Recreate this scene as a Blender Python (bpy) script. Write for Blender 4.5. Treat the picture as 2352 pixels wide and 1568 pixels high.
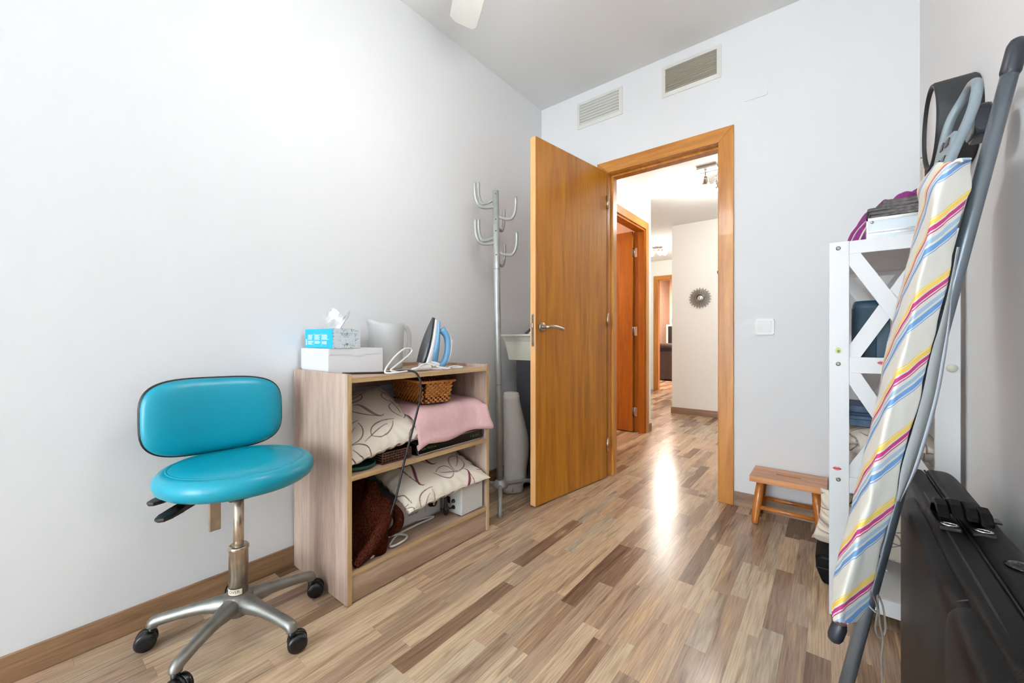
import bpy, bmesh, math, random
import numpy as np
from mathutils import Vector, Matrix, Euler, noise as mnoise

for o in list(bpy.data.objects):
    bpy.data.objects.remove(o, do_unlink=True)
C = bpy.context.scene.collection
SC = bpy.context.scene
random.seed(7)
PI = math.pi

# ---------------------------------------------------------------- camera
cam_d = bpy.data.cameras.new('camera')
cam = bpy.data.objects.new('camera', cam_d)
C.objects.link(cam)
cam.location = (1.7321, 0.0, 0.9223)
cam.rotation_euler = (PI / 2, 0, 0.6737)
cam_d.sensor_fit = 'HORIZONTAL'
cam_d.sensor_width = 36.0
cam_d.lens = 926.46 / 2352 * 36.0
cam_d.shift_y = -5.74 / 2352
cam_d.clip_start = 0.02
SC.camera = cam

# ---------------------------------------------------------------- world, exposure, large lights
SC.view_settings.view_transform = 'Standard'
SC.view_settings.look = 'None'
SC.view_settings.gamma = 1.0
SC.view_settings.use_curve_mapping = False
SC.view_settings.exposure = -0.2
w = bpy.data.worlds.new('daylight')
SC.world = w
w.use_nodes = True
w.node_tree.nodes['Background'].inputs[0].default_value = (0.62, 0.78, 1.0, 1)
w.node_tree.nodes['Background'].inputs[1].default_value = 1.0


def area_light(name, loc, rot, sx, sy, power, color, shape='RECTANGLE'):
    d = bpy.data.lights.new(name, 'AREA')
    d.shape = shape
    d.size = sx
    if shape in ('RECTANGLE', 'ELLIPSE'):
        d.size_y = sy
    d.energy = power
    d.color = color
    o = bpy.data.objects.new(name, d)
    o.location = loc
    o.rotation_euler = rot
    C.objects.link(o)
    return o


def point_light(name, loc, power, color, r=0.04):
    d = bpy.data.lights.new(name, 'POINT')
    d.energy = power
    d.color = color
    d.shadow_soft_size = r
    o = bpy.data.objects.new(name, d)
    o.location = loc
    C.objects.link(o)
    return o


# daylight coming in through the window of the rear wall
area_light('window_daylight', (1.15, -3.82, 1.30), (PI / 2, 0, 0), 1.6, 2.2, 235.0, (0.80, 0.915, 1.0))


# ---------------------------------------------------------------- helpers
def lin(r, g, b):
    def f(v):
        v /= 255.0
        return v / 12.92 if v <= 0.04045 else ((v + 0.055) / 1.055) ** 2.4
    return (f(r), f(g), f(b), 1.0)


MATS = {}


def mat(name, rgb, rough=0.5, metal=0.0, bump=None, vary=None, spec=0.5, coat=0.0, alpha=None, trans=0.0, emit=None, sheen=0.0):
    m = bpy.data.materials.new(name)
    m.use_nodes = True
    nt = m.node_tree
    b = nt.nodes['Principled BSDF']
    b.inputs['Base Color'].default_value = lin(*rgb)
    b.inputs['Roughness'].default_value = rough
    b.inputs['Metallic'].default_value = metal
    b.inputs['Specular IOR Level'].default_value = spec
    b.inputs['Coat Weight'].default_value = coat
    b.inputs['Coat Roughness'].default_value = 0.2
    b.inputs['Transmission Weight'].default_value = trans
    b.inputs['Sheen Weight'].default_value = sheen
    if alpha is not None:
        b.inputs['Alpha'].default_value = alpha
    if emit:
        b.inputs['Emission Color'].default_value = lin(*emit[0])
        b.inputs['Emission Strength'].default_value = emit[1]
    tc = nt.nodes.new('ShaderNodeTexCoord')
    if vary:   # (scale, amount, rgb2)
        n = nt.nodes.new('ShaderNodeTexNoise')
        n.inputs['Scale'].default_value = vary[0]
        n.inputs['Detail'].default_value = 5
        nt.links.new(tc.outputs['Object'], n.inputs['Vector'])
        r = nt.nodes.new('ShaderNodeMapRange')
        r.inputs[1].default_value = 0.35
        r.inputs[2].default_value = 0.7
        r.inputs[4].default_value = vary[1]
        nt.links.new(n.outputs['Fac'], r.inputs[0])
        mx = nt.nodes.new('ShaderNodeMixRGB')
        mx.inputs[1].default_value = lin(*rgb)
        mx.inputs[2].default_value = lin(*vary[2])
        nt.links.new(r.outputs[0], mx.inputs[0])
        nt.links.new(mx.outputs[0], b.inputs['Base Color'])
    if bump:   # (scale, strength[, distance])
        n = nt.nodes.new('ShaderNodeTexNoise')
        n.inputs['Scale'].default_value = bump[0]
        n.inputs['Detail'].default_value = 3
        nt.links.new(tc.outputs['Object'], n.inputs['Vector'])
        bp = nt.nodes.new('ShaderNodeBump')
        bp.inputs['Strength'].default_value = bump[1]
        bp.inputs['Distance'].default_value = bump[2] if len(bump) > 2 else 0.002
        nt.links.new(n.outputs['Fac'], bp.inputs['Height'])
        nt.links.new(bp.outputs[0], b.inputs['Normal'])
    MATS[name] = m
    return m


def wood(name, dark, light, axis='Z', rough=0.35, stretch=22.0, fine=9.0, coat=0.0, fac=(0.3, 0.72), attr=False):
    """wood grain running along the given object axis"""
    m = bpy.data.materials.new(name)
    m.use_nodes = True
    nt = m.node_tree
    b = nt.nodes['Principled BSDF']
    b.inputs['Roughness'].default_value = rough
    b.inputs['Coat Weight'].default_value = coat
    tc = nt.nodes.new('ShaderNodeTexCoord')
    mp = nt.nodes.new('ShaderNodeMapping')
    s = [stretch, stretch, stretch]
    s['XYZ'.index(axis)] = stretch / fine
    mp.inputs['Scale'].default_value = s
    nt.links.new(tc.outputs['Object'], mp.inputs['Vector'])
    n1 = nt.nodes.new('ShaderNodeTexNoise')
    n1.inputs['Scale'].default_value = 1.0
    n1.inputs['Detail'].default_value = 6
    n1.inputs['Distortion'].default_value = 0.6
    nt.links.new(mp.outputs[0], n1.inputs['Vector'])
    n2 = nt.nodes.new('ShaderNodeTexNoise')
    n2.inputs['Scale'].default_value = 9.0
    n2.inputs['Detail'].default_value = 2
    nt.links.new(mp.outputs[0], n2.inputs['Vector'])
    ad = nt.nodes.new('ShaderNodeMath')
    ad.operation = 'MULTIPLY_ADD'
    ad.inputs[1].default_value = 0.35
    nt.links.new(n2.outputs['Fac'], ad.inputs[0])
    nt.links.new(n1.outputs['Fac'], ad.inputs[2])
    mr = nt.nodes.new('ShaderNodeMapRange')
    mr.inputs[1].default_value = fac[0] + 0.17
    mr.inputs[2].default_value = fac[1] + 0.17
    nt.links.new(ad.outputs[0], mr.inputs[0])
    mx = nt.nodes.new('ShaderNodeMixRGB')
    mx.inputs[1].default_value = lin(*dark)
    mx.inputs[2].default_value = lin(*light)
    nt.links.new(mr.outputs[0], mx.inputs[0])
    nt.links.new(mx.outputs[0], b.inputs['Base Color'])
    bp = nt.nodes.new('ShaderNodeBump')
    bp.inputs['Strength'].default_value = 0.08
    bp.inputs['Distance'].default_value = 0.001
    nt.links.new(n2.outputs['Fac'], bp.inputs['Height'])
    nt.links.new(bp.outputs[0], b.inputs['Normal'])
    MATS[name] = m
    return m


WORLD = set()


def tag(o, label=None, cat=None, group=None, kind=None):
    if label:
        o['label'] = label
    if cat:
        o['category'] = cat
    if group:
        o['group'] = group
    if kind:
        o['kind'] = kind
    return o


def thing(name, label, cat, loc=(0, 0, 0), rot=(0, 0, 0), group=None, world=True, kind=None):
    o = bpy.data.objects.new(name, None)
    o.empty_display_size = 0.05
    C.objects.link(o)
    o.location = loc
    o.rotation_euler = rot
    tag(o, label, cat, group, kind)
    if world:
        WORLD.add(o.name)
    return o


def link(name, me, m, parent=None, smooth=False):
    o = bpy.data.objects.new(name, me)
    C.objects.link(o)
    if m is not None:
        me.materials.append(m)
    if smooth:
        for p in me.polygons:
            p.use_smooth = True
    if parent is not None:
        o.parent = parent
        if parent.name in WORLD:
            mb = Matrix.LocRotScale(parent.location, parent.rotation_euler, None)
            o.matrix_parent_inverse = mb.inverted()
    return o


def poly(name, verts, faces, m, parent=None, smooth=False):
    me = bpy.data.meshes.new(name)
    me.from_pydata([tuple(v) for v in verts], [], faces)
    me.update()
    return link(name, me, m, parent, smooth)


def bm_obj(name, bm, m, parent=None, smooth=False):
    bmesh.ops.recalc_face_normals(bm, faces=bm.faces)
    me = bpy.data.meshes.new(name)
    bm.to_mesh(me)
    bm.free()
    return link(name, me, m, parent, smooth)


def bm_box(bm, x0, x1, y0, y1, z0, z1, bevel=0.0, seg=2, M=None):
    r = bmesh.ops.create_cube(bm, size=1.0)
    vs = r['verts']
    for v in vs:
        v.co = Vector((x0 + (v.co.x + .5) * (x1 - x0), y0 + (v.co.y + .5) * (y1 - y0), z0 + (v.co.z + .5) * (z1 - z0)))
        if M is not None:
            v.co = M @ v.co
    if bevel > 0:
        es = list({e for v in vs for e in v.link_edges})
        bmesh.ops.bevel(bm, geom=es, offset=bevel, segments=seg, affect='EDGES', profile=0.5)


def box(name, x0, x1, y0, y1, z0, z1, m, parent=None, bevel=0.0, seg=2, M=None, smooth=False):
    bm = bmesh.new()
    bm_box(bm, x0, x1, y0, y1, z0, z1, bevel, seg, M)
    return bm_obj(name, bm, m, parent, smooth)


def boxes(name, lst, m, parent=None, bevel=0.0):
    bm = bmesh.new()
    for b in lst:
        bm_box(bm, *b, bevel=bevel)
    return bm_obj(name, bm, m, parent)


def catmull(pts, n=8):
    P = [Vector(p) for p in pts]
    P = [P[0] * 2 - P[1]] + P + [P[-1] * 2 - P[-2]]
    out = []
    for i in range(1, len(P) - 2):
        a, b, c, d = P[i - 1:i + 3]
        for k in range(n):
            t = k / n
            out.append(0.5 * ((2 * b) + (c - a) * t + (2 * a - 5 * b + 4 * c - d) * t * t + (3 * b - a - 3 * c + d) * t ** 3))
    out.append(P[-2])
    return out


def bm_tube(bm, pts, r, seg=10, closed_caps=True, flat=1.0):
    P = [Vector(p) for p in pts]
    n = len(P)
    R_ = r if hasattr(r, '__len__') else [r] * n
    t0 = (P[1] - P[0]).normalized()
    up = Vector((0, 0, 1)) if abs(t0.z) < 0.9 else Vector((1, 0, 0))
    nrm = t0.cross(up).normalized()
    rings = []
    for i in range(n):
        t = (P[min(i + 1, n - 1)] - P[max(i - 1, 0)]).normalized()
        nrm = (nrm - t * nrm.dot(t)).normalized()
        bi = t.cross(nrm)
        rings.append([bm.verts.new(P[i] + (nrm * math.cos(2 * PI * k / seg) + bi * math.sin(2 * PI * k / seg) * flat) * R_[i]) for k in range(seg)])
    for i in range(n - 1):
        for k in range(seg):
            bm.faces.new((rings[i][k], rings[i][(k + 1) % seg], rings[i + 1][(k + 1) % seg], rings[i + 1][k]))
    if closed_caps:
        bm.faces.new(rings[0][::-1])
        bm.faces.new(rings[-1])


def tube(name, pts, r, m, parent=None, seg=10, curve=0, flat=1.0, cap_round=False):
    if curve:
        if hasattr(r, '__len__'):
            rr = []
            for i in range(len(r) - 1):
                rr += [r[i] + (r[i + 1] - r[i]) * k / curve for k in range(curve)]
            r = rr + [r[-1]]
        pts = catmull(pts, curve)
    if cap_round:
        P = [Vector(p) for p in pts]
        R_ = list(r) if hasattr(r, '__len__') else [r] * len(P)
        a = (P[0] - P[1]).normalized()
        b = (P[-1] - P[-2]).normalized()
        P = [P[0] + a * R_[0] * .9, P[0] + a * R_[0] * .6] + P + [P[-1] + b * R_[-1] * .6, P[-1] + b * R_[-1] * .9]
        R_ = [R_[0] * .4, R_[0] * .8] + R_ + [R_[-1] * .8, R_[-1] * .4]
        pts, r = P, R_
    bm = bmesh.new()
    bm_tube(bm, pts, r, seg, True, flat)
    o = bm_obj(name, bm, m, parent, True)
    return o


def bm_lathe(bm, prof, seg=32, c=(0, 0), M=None, cap=True):
    rings = []
    for (r, z) in prof:
        ring = []
        for k in range(seg):
            a = 2 * PI * k / seg
            v = Vector((c[0] + r * math.cos(a), c[1] + r * math.sin(a), z))
            if M is not None:
                v = M @ v
            ring.append(bm.verts.new(v))
        rings.append(ring)
    for i in range(len(rings) - 1):
        for k in range(seg):
            bm.faces.new((rings[i][k], rings[i][(k + 1) % seg], rings[i + 1][(k + 1) % seg], rings[i + 1][k]))
    if cap:
        bm.faces.new(rings[0][::-1])
        bm.faces.new(rings[-1])


def lathe(name, prof, m, parent=None, seg=32, c=(0, 0), M=None, cap=True, smooth=True):
    bm = bmesh.new()
    bm_lathe(bm, prof, seg, c, M, cap)
    return bm_obj(name, bm, m, parent, smooth)


def prism(name, pts, axis, a0, a1, m, parent=None, bevel=0.0, smooth=False, M=None, seg=2):
    """extrude a 2D outline along an axis: X -> pts are (y,z); Y -> (x,z); Z -> (x,y)"""
    bm = bmesh.new()

    def mk(p, a):
        v = Vector({'X': (a, p[0], p[1]), 'Y': (p[0], a, p[1]), 'Z': (p[0], p[1], a)}[axis])
        return bm.verts.new(M @ v if M is not None else v)
    A_ = [mk(p, a0) for p in pts]
    B_ = [mk(p, a1) for p in pts]
    n = len(pts)
    bm.faces.new(A_[::-1])
    bm.faces.new(B_)
    es = []
    for i in range(n):
        bm.faces.new((A_[i], A_[(i + 1) % n], B_[(i + 1) % n], B_[i]))
    if bevel:
        es = [e for e in bm.edges if (e.verts[0] in A_ and e.verts[1] in A_) or (e.verts[0] in B_ and e.verts[1] in B_)]
        bmesh.ops.bevel(bm, geom=es, offset=bevel, segments=seg, affect='EDGES', profile=0.5)
    return bm_obj(name, bm, m, parent, smooth)


def rounded_rect(a, b, n=4.0, k=48):
    out = []
    for i in range(k):
        t = 2 * PI * i / k
        ct, st = math.cos(t), math.sin(t)
        out.append((a * math.copysign(abs(ct) ** (2 / n), ct), b * math.copysign(abs(st) ** (2 / n), st)))
    return out


def pad(name, outline, front, back, m, parent, mapf, rings=10):
    """cushion from an outline: front(s)/back(s) give depth on scaled ring s"""
    bm = bmesh.new()
    k = len(outline)
    ss = [i / rings for i in range(1, rings + 1)]
    ss[-1] = 1.0
    cF = bm.verts.new(mapf(0, 0, front(0)))
    cB = bm.verts.new(mapf(0, 0, back(0)))
    F_ = [[bm.verts.new(mapf(p[0] * s, p[1] * s, front(s))) for p in outline] for s in ss]
    B_ = [[bm.verts.new(mapf(p[0] * s, p[1] * s, back(s))) for p in outline] for s in ss]
    for i in range(k):
        j = (i + 1) % k
        bm.faces.new((cF, F_[0][i], F_[0][j]))
        bm.faces.new((cB, B_[0][j], B_[0][i]))
        for a in range(rings - 1):
            bm.faces.new((F_[a][i], F_[a + 1][i], F_[a + 1][j], F_[a][j]))
            bm.faces.new((B_[a][i], B_[a][j], B_[a + 1][j], B_[a + 1][i]))
        bm.faces.new((F_[-1][i], B_[-1][i], B_[-1][j], F_[-1][j]))
    return bm_obj(name, bm, m, parent, True)


def text_mesh(name, txt, size, M, m, parent=None, extrude=0.0002, align='LEFT'):
    cu = bpy.data.curves.new('lettering', 'FONT')
    cu.body = txt
    cu.size = size
    cu.extrude = extrude
    cu.align_x = align
    tmp = bpy.data.objects.new('lettering_tmp', cu)
    C.objects.link(tmp)
    dg = bpy.context.evaluated_depsgraph_get()
    me = bpy.data.meshes.new_from_object(tmp.evaluated_get(dg))
    bpy.data.objects.remove(tmp, do_unlink=True)
    me.transform(M)
    me.materials.clear()
    return link(name, me, m, parent)


def frame_M(origin, xdir, ydir):
    x = Vector(xdir).normalized()
    y = Vector(ydir).normalized()
    z = x.cross(y)
    M = Matrix.Identity(4)
    for i in range(3):
        M[i][0], M[i][1], M[i][2], M[i][3] = x[i], y[i], z[i], origin[i]
    return M


def nz(x, y, z, s=1.0):
    return mnoise.noise(Vector((x * s, y * s, z * s)))


def copy_thing(root, loc=None, rot=None, label=None):
    r = root.copy()
    C.objects.link(r)
    if loc is not None:
        r.location = loc
    if rot is not None:
        r.rotation_euler = rot
    if label:
        r['label'] = label
    for ch in list(root.children):
        c2 = ch.copy()
        C.objects.link(c2)
        c2.parent = r
        for g in list(ch.children):
            g2 = g.copy()
            C.objects.link(g2)
            g2.parent = c2
    return r


# ---------------------------------------------------------------- materials
mat('wall_paint', (242, 242, 242), 0.9, bump=(140, 0.10, 0.0015), spec=0.15)
mat('ceiling_paint', (238, 238, 236), 0.95, spec=0.1)
mat('hall_paint', (242, 241, 236), 0.9, spec=0.15)
mat('peach_paint', (246, 212, 190), 0.9, spec=0.15)
wood('door_wood', (154, 88, 8), (194, 126, 26), 'Z', 0.32, 26, 14, coat=0.12)
wood('casing_wood_z', (170, 104, 32), (208, 142, 62), 'Z', 0.32, 26, 14, coat=0.12)
wood('casing_wood_x', (170, 104, 32), (208, 142, 62), 'X', 0.32, 26, 14, coat=0.12)
wood('casing_wood_y', (170, 104, 32), (208, 142, 62), 'Y', 0.32, 26, 14, coat=0.12)
wood('door_edge_wood', (206, 150, 92), (226, 176, 118), 'Z', 0.4, 26, 14)
wood('redwood_door', (160, 86, 12), (198, 118, 26), 'Z', 0.3, 20, 12, coat=0.12)
wood('board_grey_oak', (150, 122, 108), (200, 176, 158), 'Z', 0.5, 16, 14)
wood('board_grey_oak_y', (150, 118, 96), (198, 168, 142), 'Y', 0.5, 18, 14)
wood('board_edge', (168, 134, 92), (208, 176, 130), 'Y', 0.5, 30, 14)
wood('board_edge_z', (168, 134, 92), (208, 176, 130), 'Z', 0.5, 30, 14)
wood('skirting_y', (112, 80, 54), (166, 128, 94), 'Y', 0.4, 30, 16)
wood('skirting_x', (112, 84, 64), (166, 132, 104), 'X', 0.4, 30, 16)
wood('stool_wood', (170, 98, 40), (210, 142, 72), 'X', 0.3, 20, 10, coat=0.2)
wood('stool_leg_wood', (158, 86, 30), (196, 120, 52), 'Z', 0.3, 20, 10, coat=0.2)
mat('teal_vinyl', (0, 142, 164), 0.32, bump=(260, 0.10, 0.0006), spec=0.5)
mat('black_plastic', (18, 18, 20), 0.42, bump=(300, 0.1, 0.0004))
mat('black_gloss', (10, 10, 12), 0.25)
mat('chrome_tan', (206, 190, 170), 0.25, 0.85, vary=(40, 0.5, (150, 132, 112)))
mat('cast_alu', (150, 148, 142), 0.42, 0.85, bump=(90, 0.15, 0.001), vary=(30, 0.5, (118, 114, 108)))
mat('paper_label', (232, 214, 196), 0.6)
mat('ink', (40, 20, 14), 0.7)
mat('carton_white', (240, 240, 242), 0.7)
mat('tissue_blue', (0, 168, 226), 0.45)
mat('tissue_paper', (248, 248, 248), 0.9)
mat('print_white', (225, 240, 250), 0.6)
mat('jug_plastic', (234, 234, 232), 0.35, trans=0.0, alpha=0.5)
mat('iron_white', (244, 244, 246), 0.25)
mat('iron_blue', (112, 170, 208), 0.18, coat=0.3)
mat('iron_sole', (92, 92, 92), 0.45, 0.6, bump=(200, 0.15))
mat('white_cord', (236, 232, 226), 0.45)
mat('black_cord', (14, 14, 16), 0.4)
mat('steel', (198, 194, 188), 0.25, 1.0)
mat('brushed_steel', (176, 166, 156), 0.33, 1.0)
mat('grey_paint_metal', (182, 184, 180), 0.35, 0.35, vary=(25, 0.35, (150, 150, 146)))
mat('roll_paper', (226, 224, 218), 0.85)
mat('cream_plastic', (226, 222, 204), 0.35)
mat('dark_panel', (66, 68, 74), 0.35)
mat('bead', (232, 226, 196), 0.3)
mat('pink_terry', (226, 180, 180), 0.95, bump=(420, 0.5, 0.002), vary=(60, 0.35, (236, 200, 196)))
mat('brown_terry', (88, 44, 30), 1.0, bump=(380, 1.0, 0.006), vary=(190, 0.9, (40, 18, 12)), spec=0.0)
mat('wicker', (200, 126, 58), 0.5, vary=(60, 0.5, (160, 92, 36)))
mat('wicker_dark', (74, 38, 18), 0.6)
mat('brown_rattan', (78, 48, 34), 0.55)
mat('green_plastic', (22, 74, 58), 0.4)
mat('device_white', (226, 226, 222), 0.4)
mat('device_grey', (196, 196, 190), 0.45)
mat('green_ink', (88, 120, 40), 0.6)
mat('grille_white', (232, 230, 222), 0.5)
mat('grille_slat', (206, 198, 180), 0.55)
mat('duct_dark', (70, 64, 54), 0.9)
mat('switch_white', (240, 238, 236), 0.3)
mat('unit_white', (236, 236, 236), 0.4)
mat('speaker_teal', (8, 46, 64), 0.6, bump=(500, 0.4, 0.001))
mat('speaker_teal_smooth', (18, 58, 78), 0.4)
mat('denim', (92, 112, 136), 0.9, bump=(500, 0.3), vary=(28, 0.8, (44, 58, 86)))
mat('alu_case', (200, 206, 210), 0.4, 0.3)
mat('grey_towel', (92, 88, 88), 0.95, bump=(420, 0.8, 0.002), vary=(90, 0.6, (140, 134, 130)))
mat('purple_cloth', (134, 26, 116), 0.75, bump=(120, 0.4, 0.003), vary=(40, 0.4, (96, 14, 84)))
mat('cream_cloth', (226, 218, 204), 0.85)
mat('cover_lining', (176, 180, 180), 0.9, bump=(300, 0.3))
mat('cover_hem', (206, 212, 222), 0.9)
mat('tube_grey', (122, 128, 136), 0.3, 0.6)
mat('rest_grey', (128, 138, 144), 0.35)
mat('cap_dark', (40, 42, 50), 0.4)
mat('rim_black', (36, 36, 38), 0.6, bump=(300, 0.3))
mat('lamp_white', (232, 232, 232), 0.4)
mat('leather', (13, 13, 14), 0.42, bump=(420, 0.3, 0.001), spec=0.1)
mat('leather_seam', (12, 12, 13), 0.6)
mat('stitch', (54, 52, 52), 0.7)
mat('fan_white', (214, 212, 204), 0.5)
mat('mirror_glass', (230, 230, 230), 0.03, 1.0)
mat('burst_metal', (126, 122, 116), 0.35, 0.9)
mat('bulb', (255, 250, 238), 0.4, emit=((255, 246, 226), 14.0))
mat('globe', (250, 250, 250), 0.4, emit=((255, 250, 240), 3.0))
mat('sofa_leather', (58, 42, 36), 0.35)
mat('glass_dark', (46, 40, 38), 0.12)
mat('cabinet_cream', (244, 228, 206), 0.5)
mat('stone', (176, 154, 136), 0.8, bump=(60, 0.5), vary=(30, 0.8, (126, 106, 92)))
mat('photo_print', (172, 120, 104), 0.4, vary=(60, 0.9, (70, 40, 36)))
mat('picture_dark', (120, 122, 124), 0.4, vary=(18, 0.95, (24, 26, 28)))
mat('frame_black', (22, 22, 24), 0.4)
mat('frame_wood', (84, 44, 26), 0.5)
mat('screw', (120, 116, 108), 0.35, 0.9)
mat('avocado_green', (176, 196, 120), 0.5)
mat('avocado_pit', (134, 88, 58), 0.5)
mat('lip_pink', (222, 110, 118), 0.5)
mat('violet_box', (112, 96, 190), 0.5)
mat('pink_box', (206, 130, 136), 0.5)
mat('string_grey', (128, 118, 110), 0.8)
mat('string_white', (214, 216, 226), 0.8)
mat('window_frame_white', (236, 236, 236), 0.4)
mat('pale_shade', (214, 224, 226), 0.6)
g = mat('window_glass', (255, 255, 255), 0.0, trans=1.0)
g.node_tree.nodes['Principled BSDF'].inputs['IOR'].default_value = 1.0


def attr_mat(name, attr, rough, bump=None, sheen=0.0):
    m = bpy.data.materials.new(name)
    m.use_nodes = True
    nt = m.node_tree
    b = nt.nodes['Principled BSDF']
    b.inputs['Roughness'].default_value = rough
    b.inputs['Sheen Weight'].default_value = sheen
    a = nt.nodes.new('ShaderNodeAttribute')
    a.attribute_name = attr
    nt.links.new(a.outputs['Color'], b.inputs['Base Color'])
    if bump:
        tc = nt.nodes.new('ShaderNodeTexCoord')
        n = nt.nodes.new('ShaderNodeTexNoise')
        n.inputs['Scale'].default_value = bump[0]
        nt.links.new(tc.outputs['Object'], n.inputs['Vector'])
        bp = nt.nodes.new('ShaderNodeBump')
        bp.inputs['Strength'].default_value = bump[1]
        bp.inputs['Distance'].default_value = 0.003
        nt.links.new(n.outputs['Fac'], bp.inputs['Height'])
        nt.links.new(bp.outputs[0], b.inputs['Normal'])
    MATS[name] = m
    return m


attr_mat('pillow_print', 'print', 0.75, (14, 0.25))


def plank_material():
    m = bpy.data.materials.new('laminate_strip')
    m.use_nodes = True
    nt = m.node_tree
    N = nt.nodes.new
    L = nt.links.new
    b = nt.nodes['Principled BSDF']
    b.inputs['Roughness'].default_value = 0.22
    b.inputs['Specular IOR Level'].default_value = 0.5
    at = N('ShaderNodeAttribute')
    at.attribute_name = 'tone'
    sp = N('ShaderNodeSeparateColor')
    L(at.outputs['Color'], sp.inputs[0])
    geo = N('ShaderNodeNewGeometry')
    off = N('ShaderNodeCombineXYZ')
    m1 = N('ShaderNodeMath'); m1.operation = 'MULTIPLY'; m1.inputs[1].default_value = 37.0
    m2 = N('ShaderNodeMath'); m2.operation = 'MULTIPLY'; m2.inputs[1].default_value = 53.0
    L(sp.outputs[1], m1.inputs[0]); L(sp.outputs[2], m2.inputs[0])
    L(m1.outputs[0], off.inputs[0]); L(m2.outputs[0], off.inputs[2])
    va = N('ShaderNodeVectorMath'); va.operation = 'ADD'
    L(geo.outputs['Position'], va.inputs[0]); L(off.outputs[0], va.inputs[1])
    # broad streaks
    mp = N('ShaderNodeMapping'); mp.inputs['Scale'].default_value = (34, 2.6, 34)
    L(va.outputs[0], mp.inputs[0])
    n1 = N('ShaderNodeTexNoise'); n1.inputs['Scale'].default_value = 1.0; n1.inputs['Detail'].default_value = 3; n1.inputs['Distortion'].default_value = 0.8
    L(mp.outputs[0], n1.inputs['Vector'])
    mp2 = N('ShaderNodeMapping'); mp2.inputs['Scale'].default_value = (260, 9, 260)
    L(va.outputs[0], mp2.inputs[0])
    n2 = N('ShaderNodeTexNoise'); n2.inputs['Scale'].default_value = 1.0; n2.inputs['Detail'].default_value = 3
    L(mp2.outputs[0], n2.inputs['Vector'])
    base = N('ShaderNodeValToRGB')
    cr = base.color_ramp
    cr.interpolation = 'LINEAR'
    stops = [(0.0, (124, 96, 76)), (0.14, (154, 122, 96)), (0.34, (178, 152, 128)), (0.55, (192, 160, 130)), (0.75, (206, 176, 144)), (0.9, (214, 190, 158)), (1.0, (188, 170, 148))]
    while len(cr.elements) < len(stops):
        cr.elements.new(0.5)
    for e, (p, cl) in zip(cr.elements, stops):
        e.position = p
        e.color = lin(*cl)
    L(sp.outputs[0], base.inputs[0])
    r1 = N('ShaderNodeMapRange'); r1.inputs[1].default_value = 0.54; r1.inputs[2].default_value = 0.72; r1.inputs[4].default_value = 0.68
    L(n1.outputs['Fac'], r1.inputs[0])
    dk = N('ShaderNodeMixRGB'); dk.blend_type = 'MULTIPLY'; dk.inputs[2].default_value = lin(150, 132, 118)
    L(r1.outputs[0], dk.inputs[0]); L(base.outputs[0], dk.inputs[1])
    r3 = N('ShaderNodeMapRange'); r3.inputs[1].default_value = 0.42; r3.inputs[2].default_value = 0.30; r3.inputs[4].default_value = 0.55
    L(n1.outputs['Fac'], r3.inputs[0])
    lt = N('ShaderNodeMixRGB'); lt.inputs[2].default_value = lin(224, 186, 140)
    L(r3.outputs[0], lt.inputs[0]); L(dk.outputs[0], lt.inputs[1])
    r2 = N('ShaderNodeMapRange'); r2.inputs[1].default_value = 0.40; r2.inputs[2].default_value = 0.66; r2.inputs[4].default_value = 0.5
    L(n2.outputs['Fac'], r2.inputs[0])
    fn = N('ShaderNodeMixRGB'); fn.blend_type = 'MULTIPLY'; fn.inputs[2].default_value = lin(176, 160, 146)
    L(r2.outputs[0], fn.inputs[0]); L(lt.outputs[0], fn.inputs[1])
    L(fn.outputs[0], b.inputs['Base Color'])
    bp = N('ShaderNodeBump'); bp.inputs['Strength'].default_value = 0.05; bp.inputs['Distance'].default_value = 0.0006
    L(n2.outputs['Fac'], bp.inputs['Height']); L(bp.outputs[0], b.inputs['Normal'])
    MATS['laminate'] = m


plank_material()


def stripe_material():
    m = bpy.data.materials.new('striped_cotton')
    m.use_nodes = True
    nt = m.node_tree
    b = nt.nodes['Principled BSDF']
    b.inputs['Roughness'].default_value = 0.95
    b.inputs['Specular IOR Level'].default_value = 0.1
    a = nt.nodes.new('ShaderNodeAttribute')
    a.attribute_name = 'stripe'
    fr = nt.nodes.new('ShaderNodeMath')
    fr.operation = 'FRACT'
    nt.links.new(a.outputs['Fac'], fr.inputs[0])
    rp = nt.nodes.new('ShaderNodeValToRGB')
    cr = rp.color_ramp
    cr.interpolation = 'CONSTANT'
    W_, Y_, M_, LB, B_ = lin(238, 234, 224), lin(240, 200, 92), lin(188, 66, 124), lin(176, 200, 220), lin(112, 154, 204)
    st = [(0, W_), (.03, Y_), (.05, W_), (.065, Y_), (.13, W_), (.16, M_), (.225, W_), (.245, M_), (.262, W_), (.33, LB), (.40, W_), (.44, B_), (.52, W_), (.54, B_), (.556, W_)]
    while len(cr.elements) < len(st):
        cr.elements.new(0.9)
    for e, (p, cl) in zip(cr.elements, st):
        e.position = p
        e.color = cl
    nt.links.new(fr.outputs[0], rp.inputs[0])
    nt.links.new(rp.outputs[0], b.inputs['Base Color'])
    tc = nt.nodes.new('ShaderNodeTexCoord')
    n = nt.nodes.new('ShaderNodeTexNoise')
    n.inputs['Scale'].default_value = 26
    n.inputs['Detail'].default_value = 4
    nt.links.new(tc.outputs['Object'], n.inputs['Vector'])
    bp = nt.nodes.new('ShaderNodeBump')
    bp.inputs['Strength'].default_value = 0.25
    bp.inputs['Distance'].default_value = 0.006
    nt.links.new(n.outputs['Fac'], bp.inputs['Height'])
    nt.links.new(bp.outputs[0], b.inputs['Normal'])
    MATS['striped_cotton'] = m


stripe_material()


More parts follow.
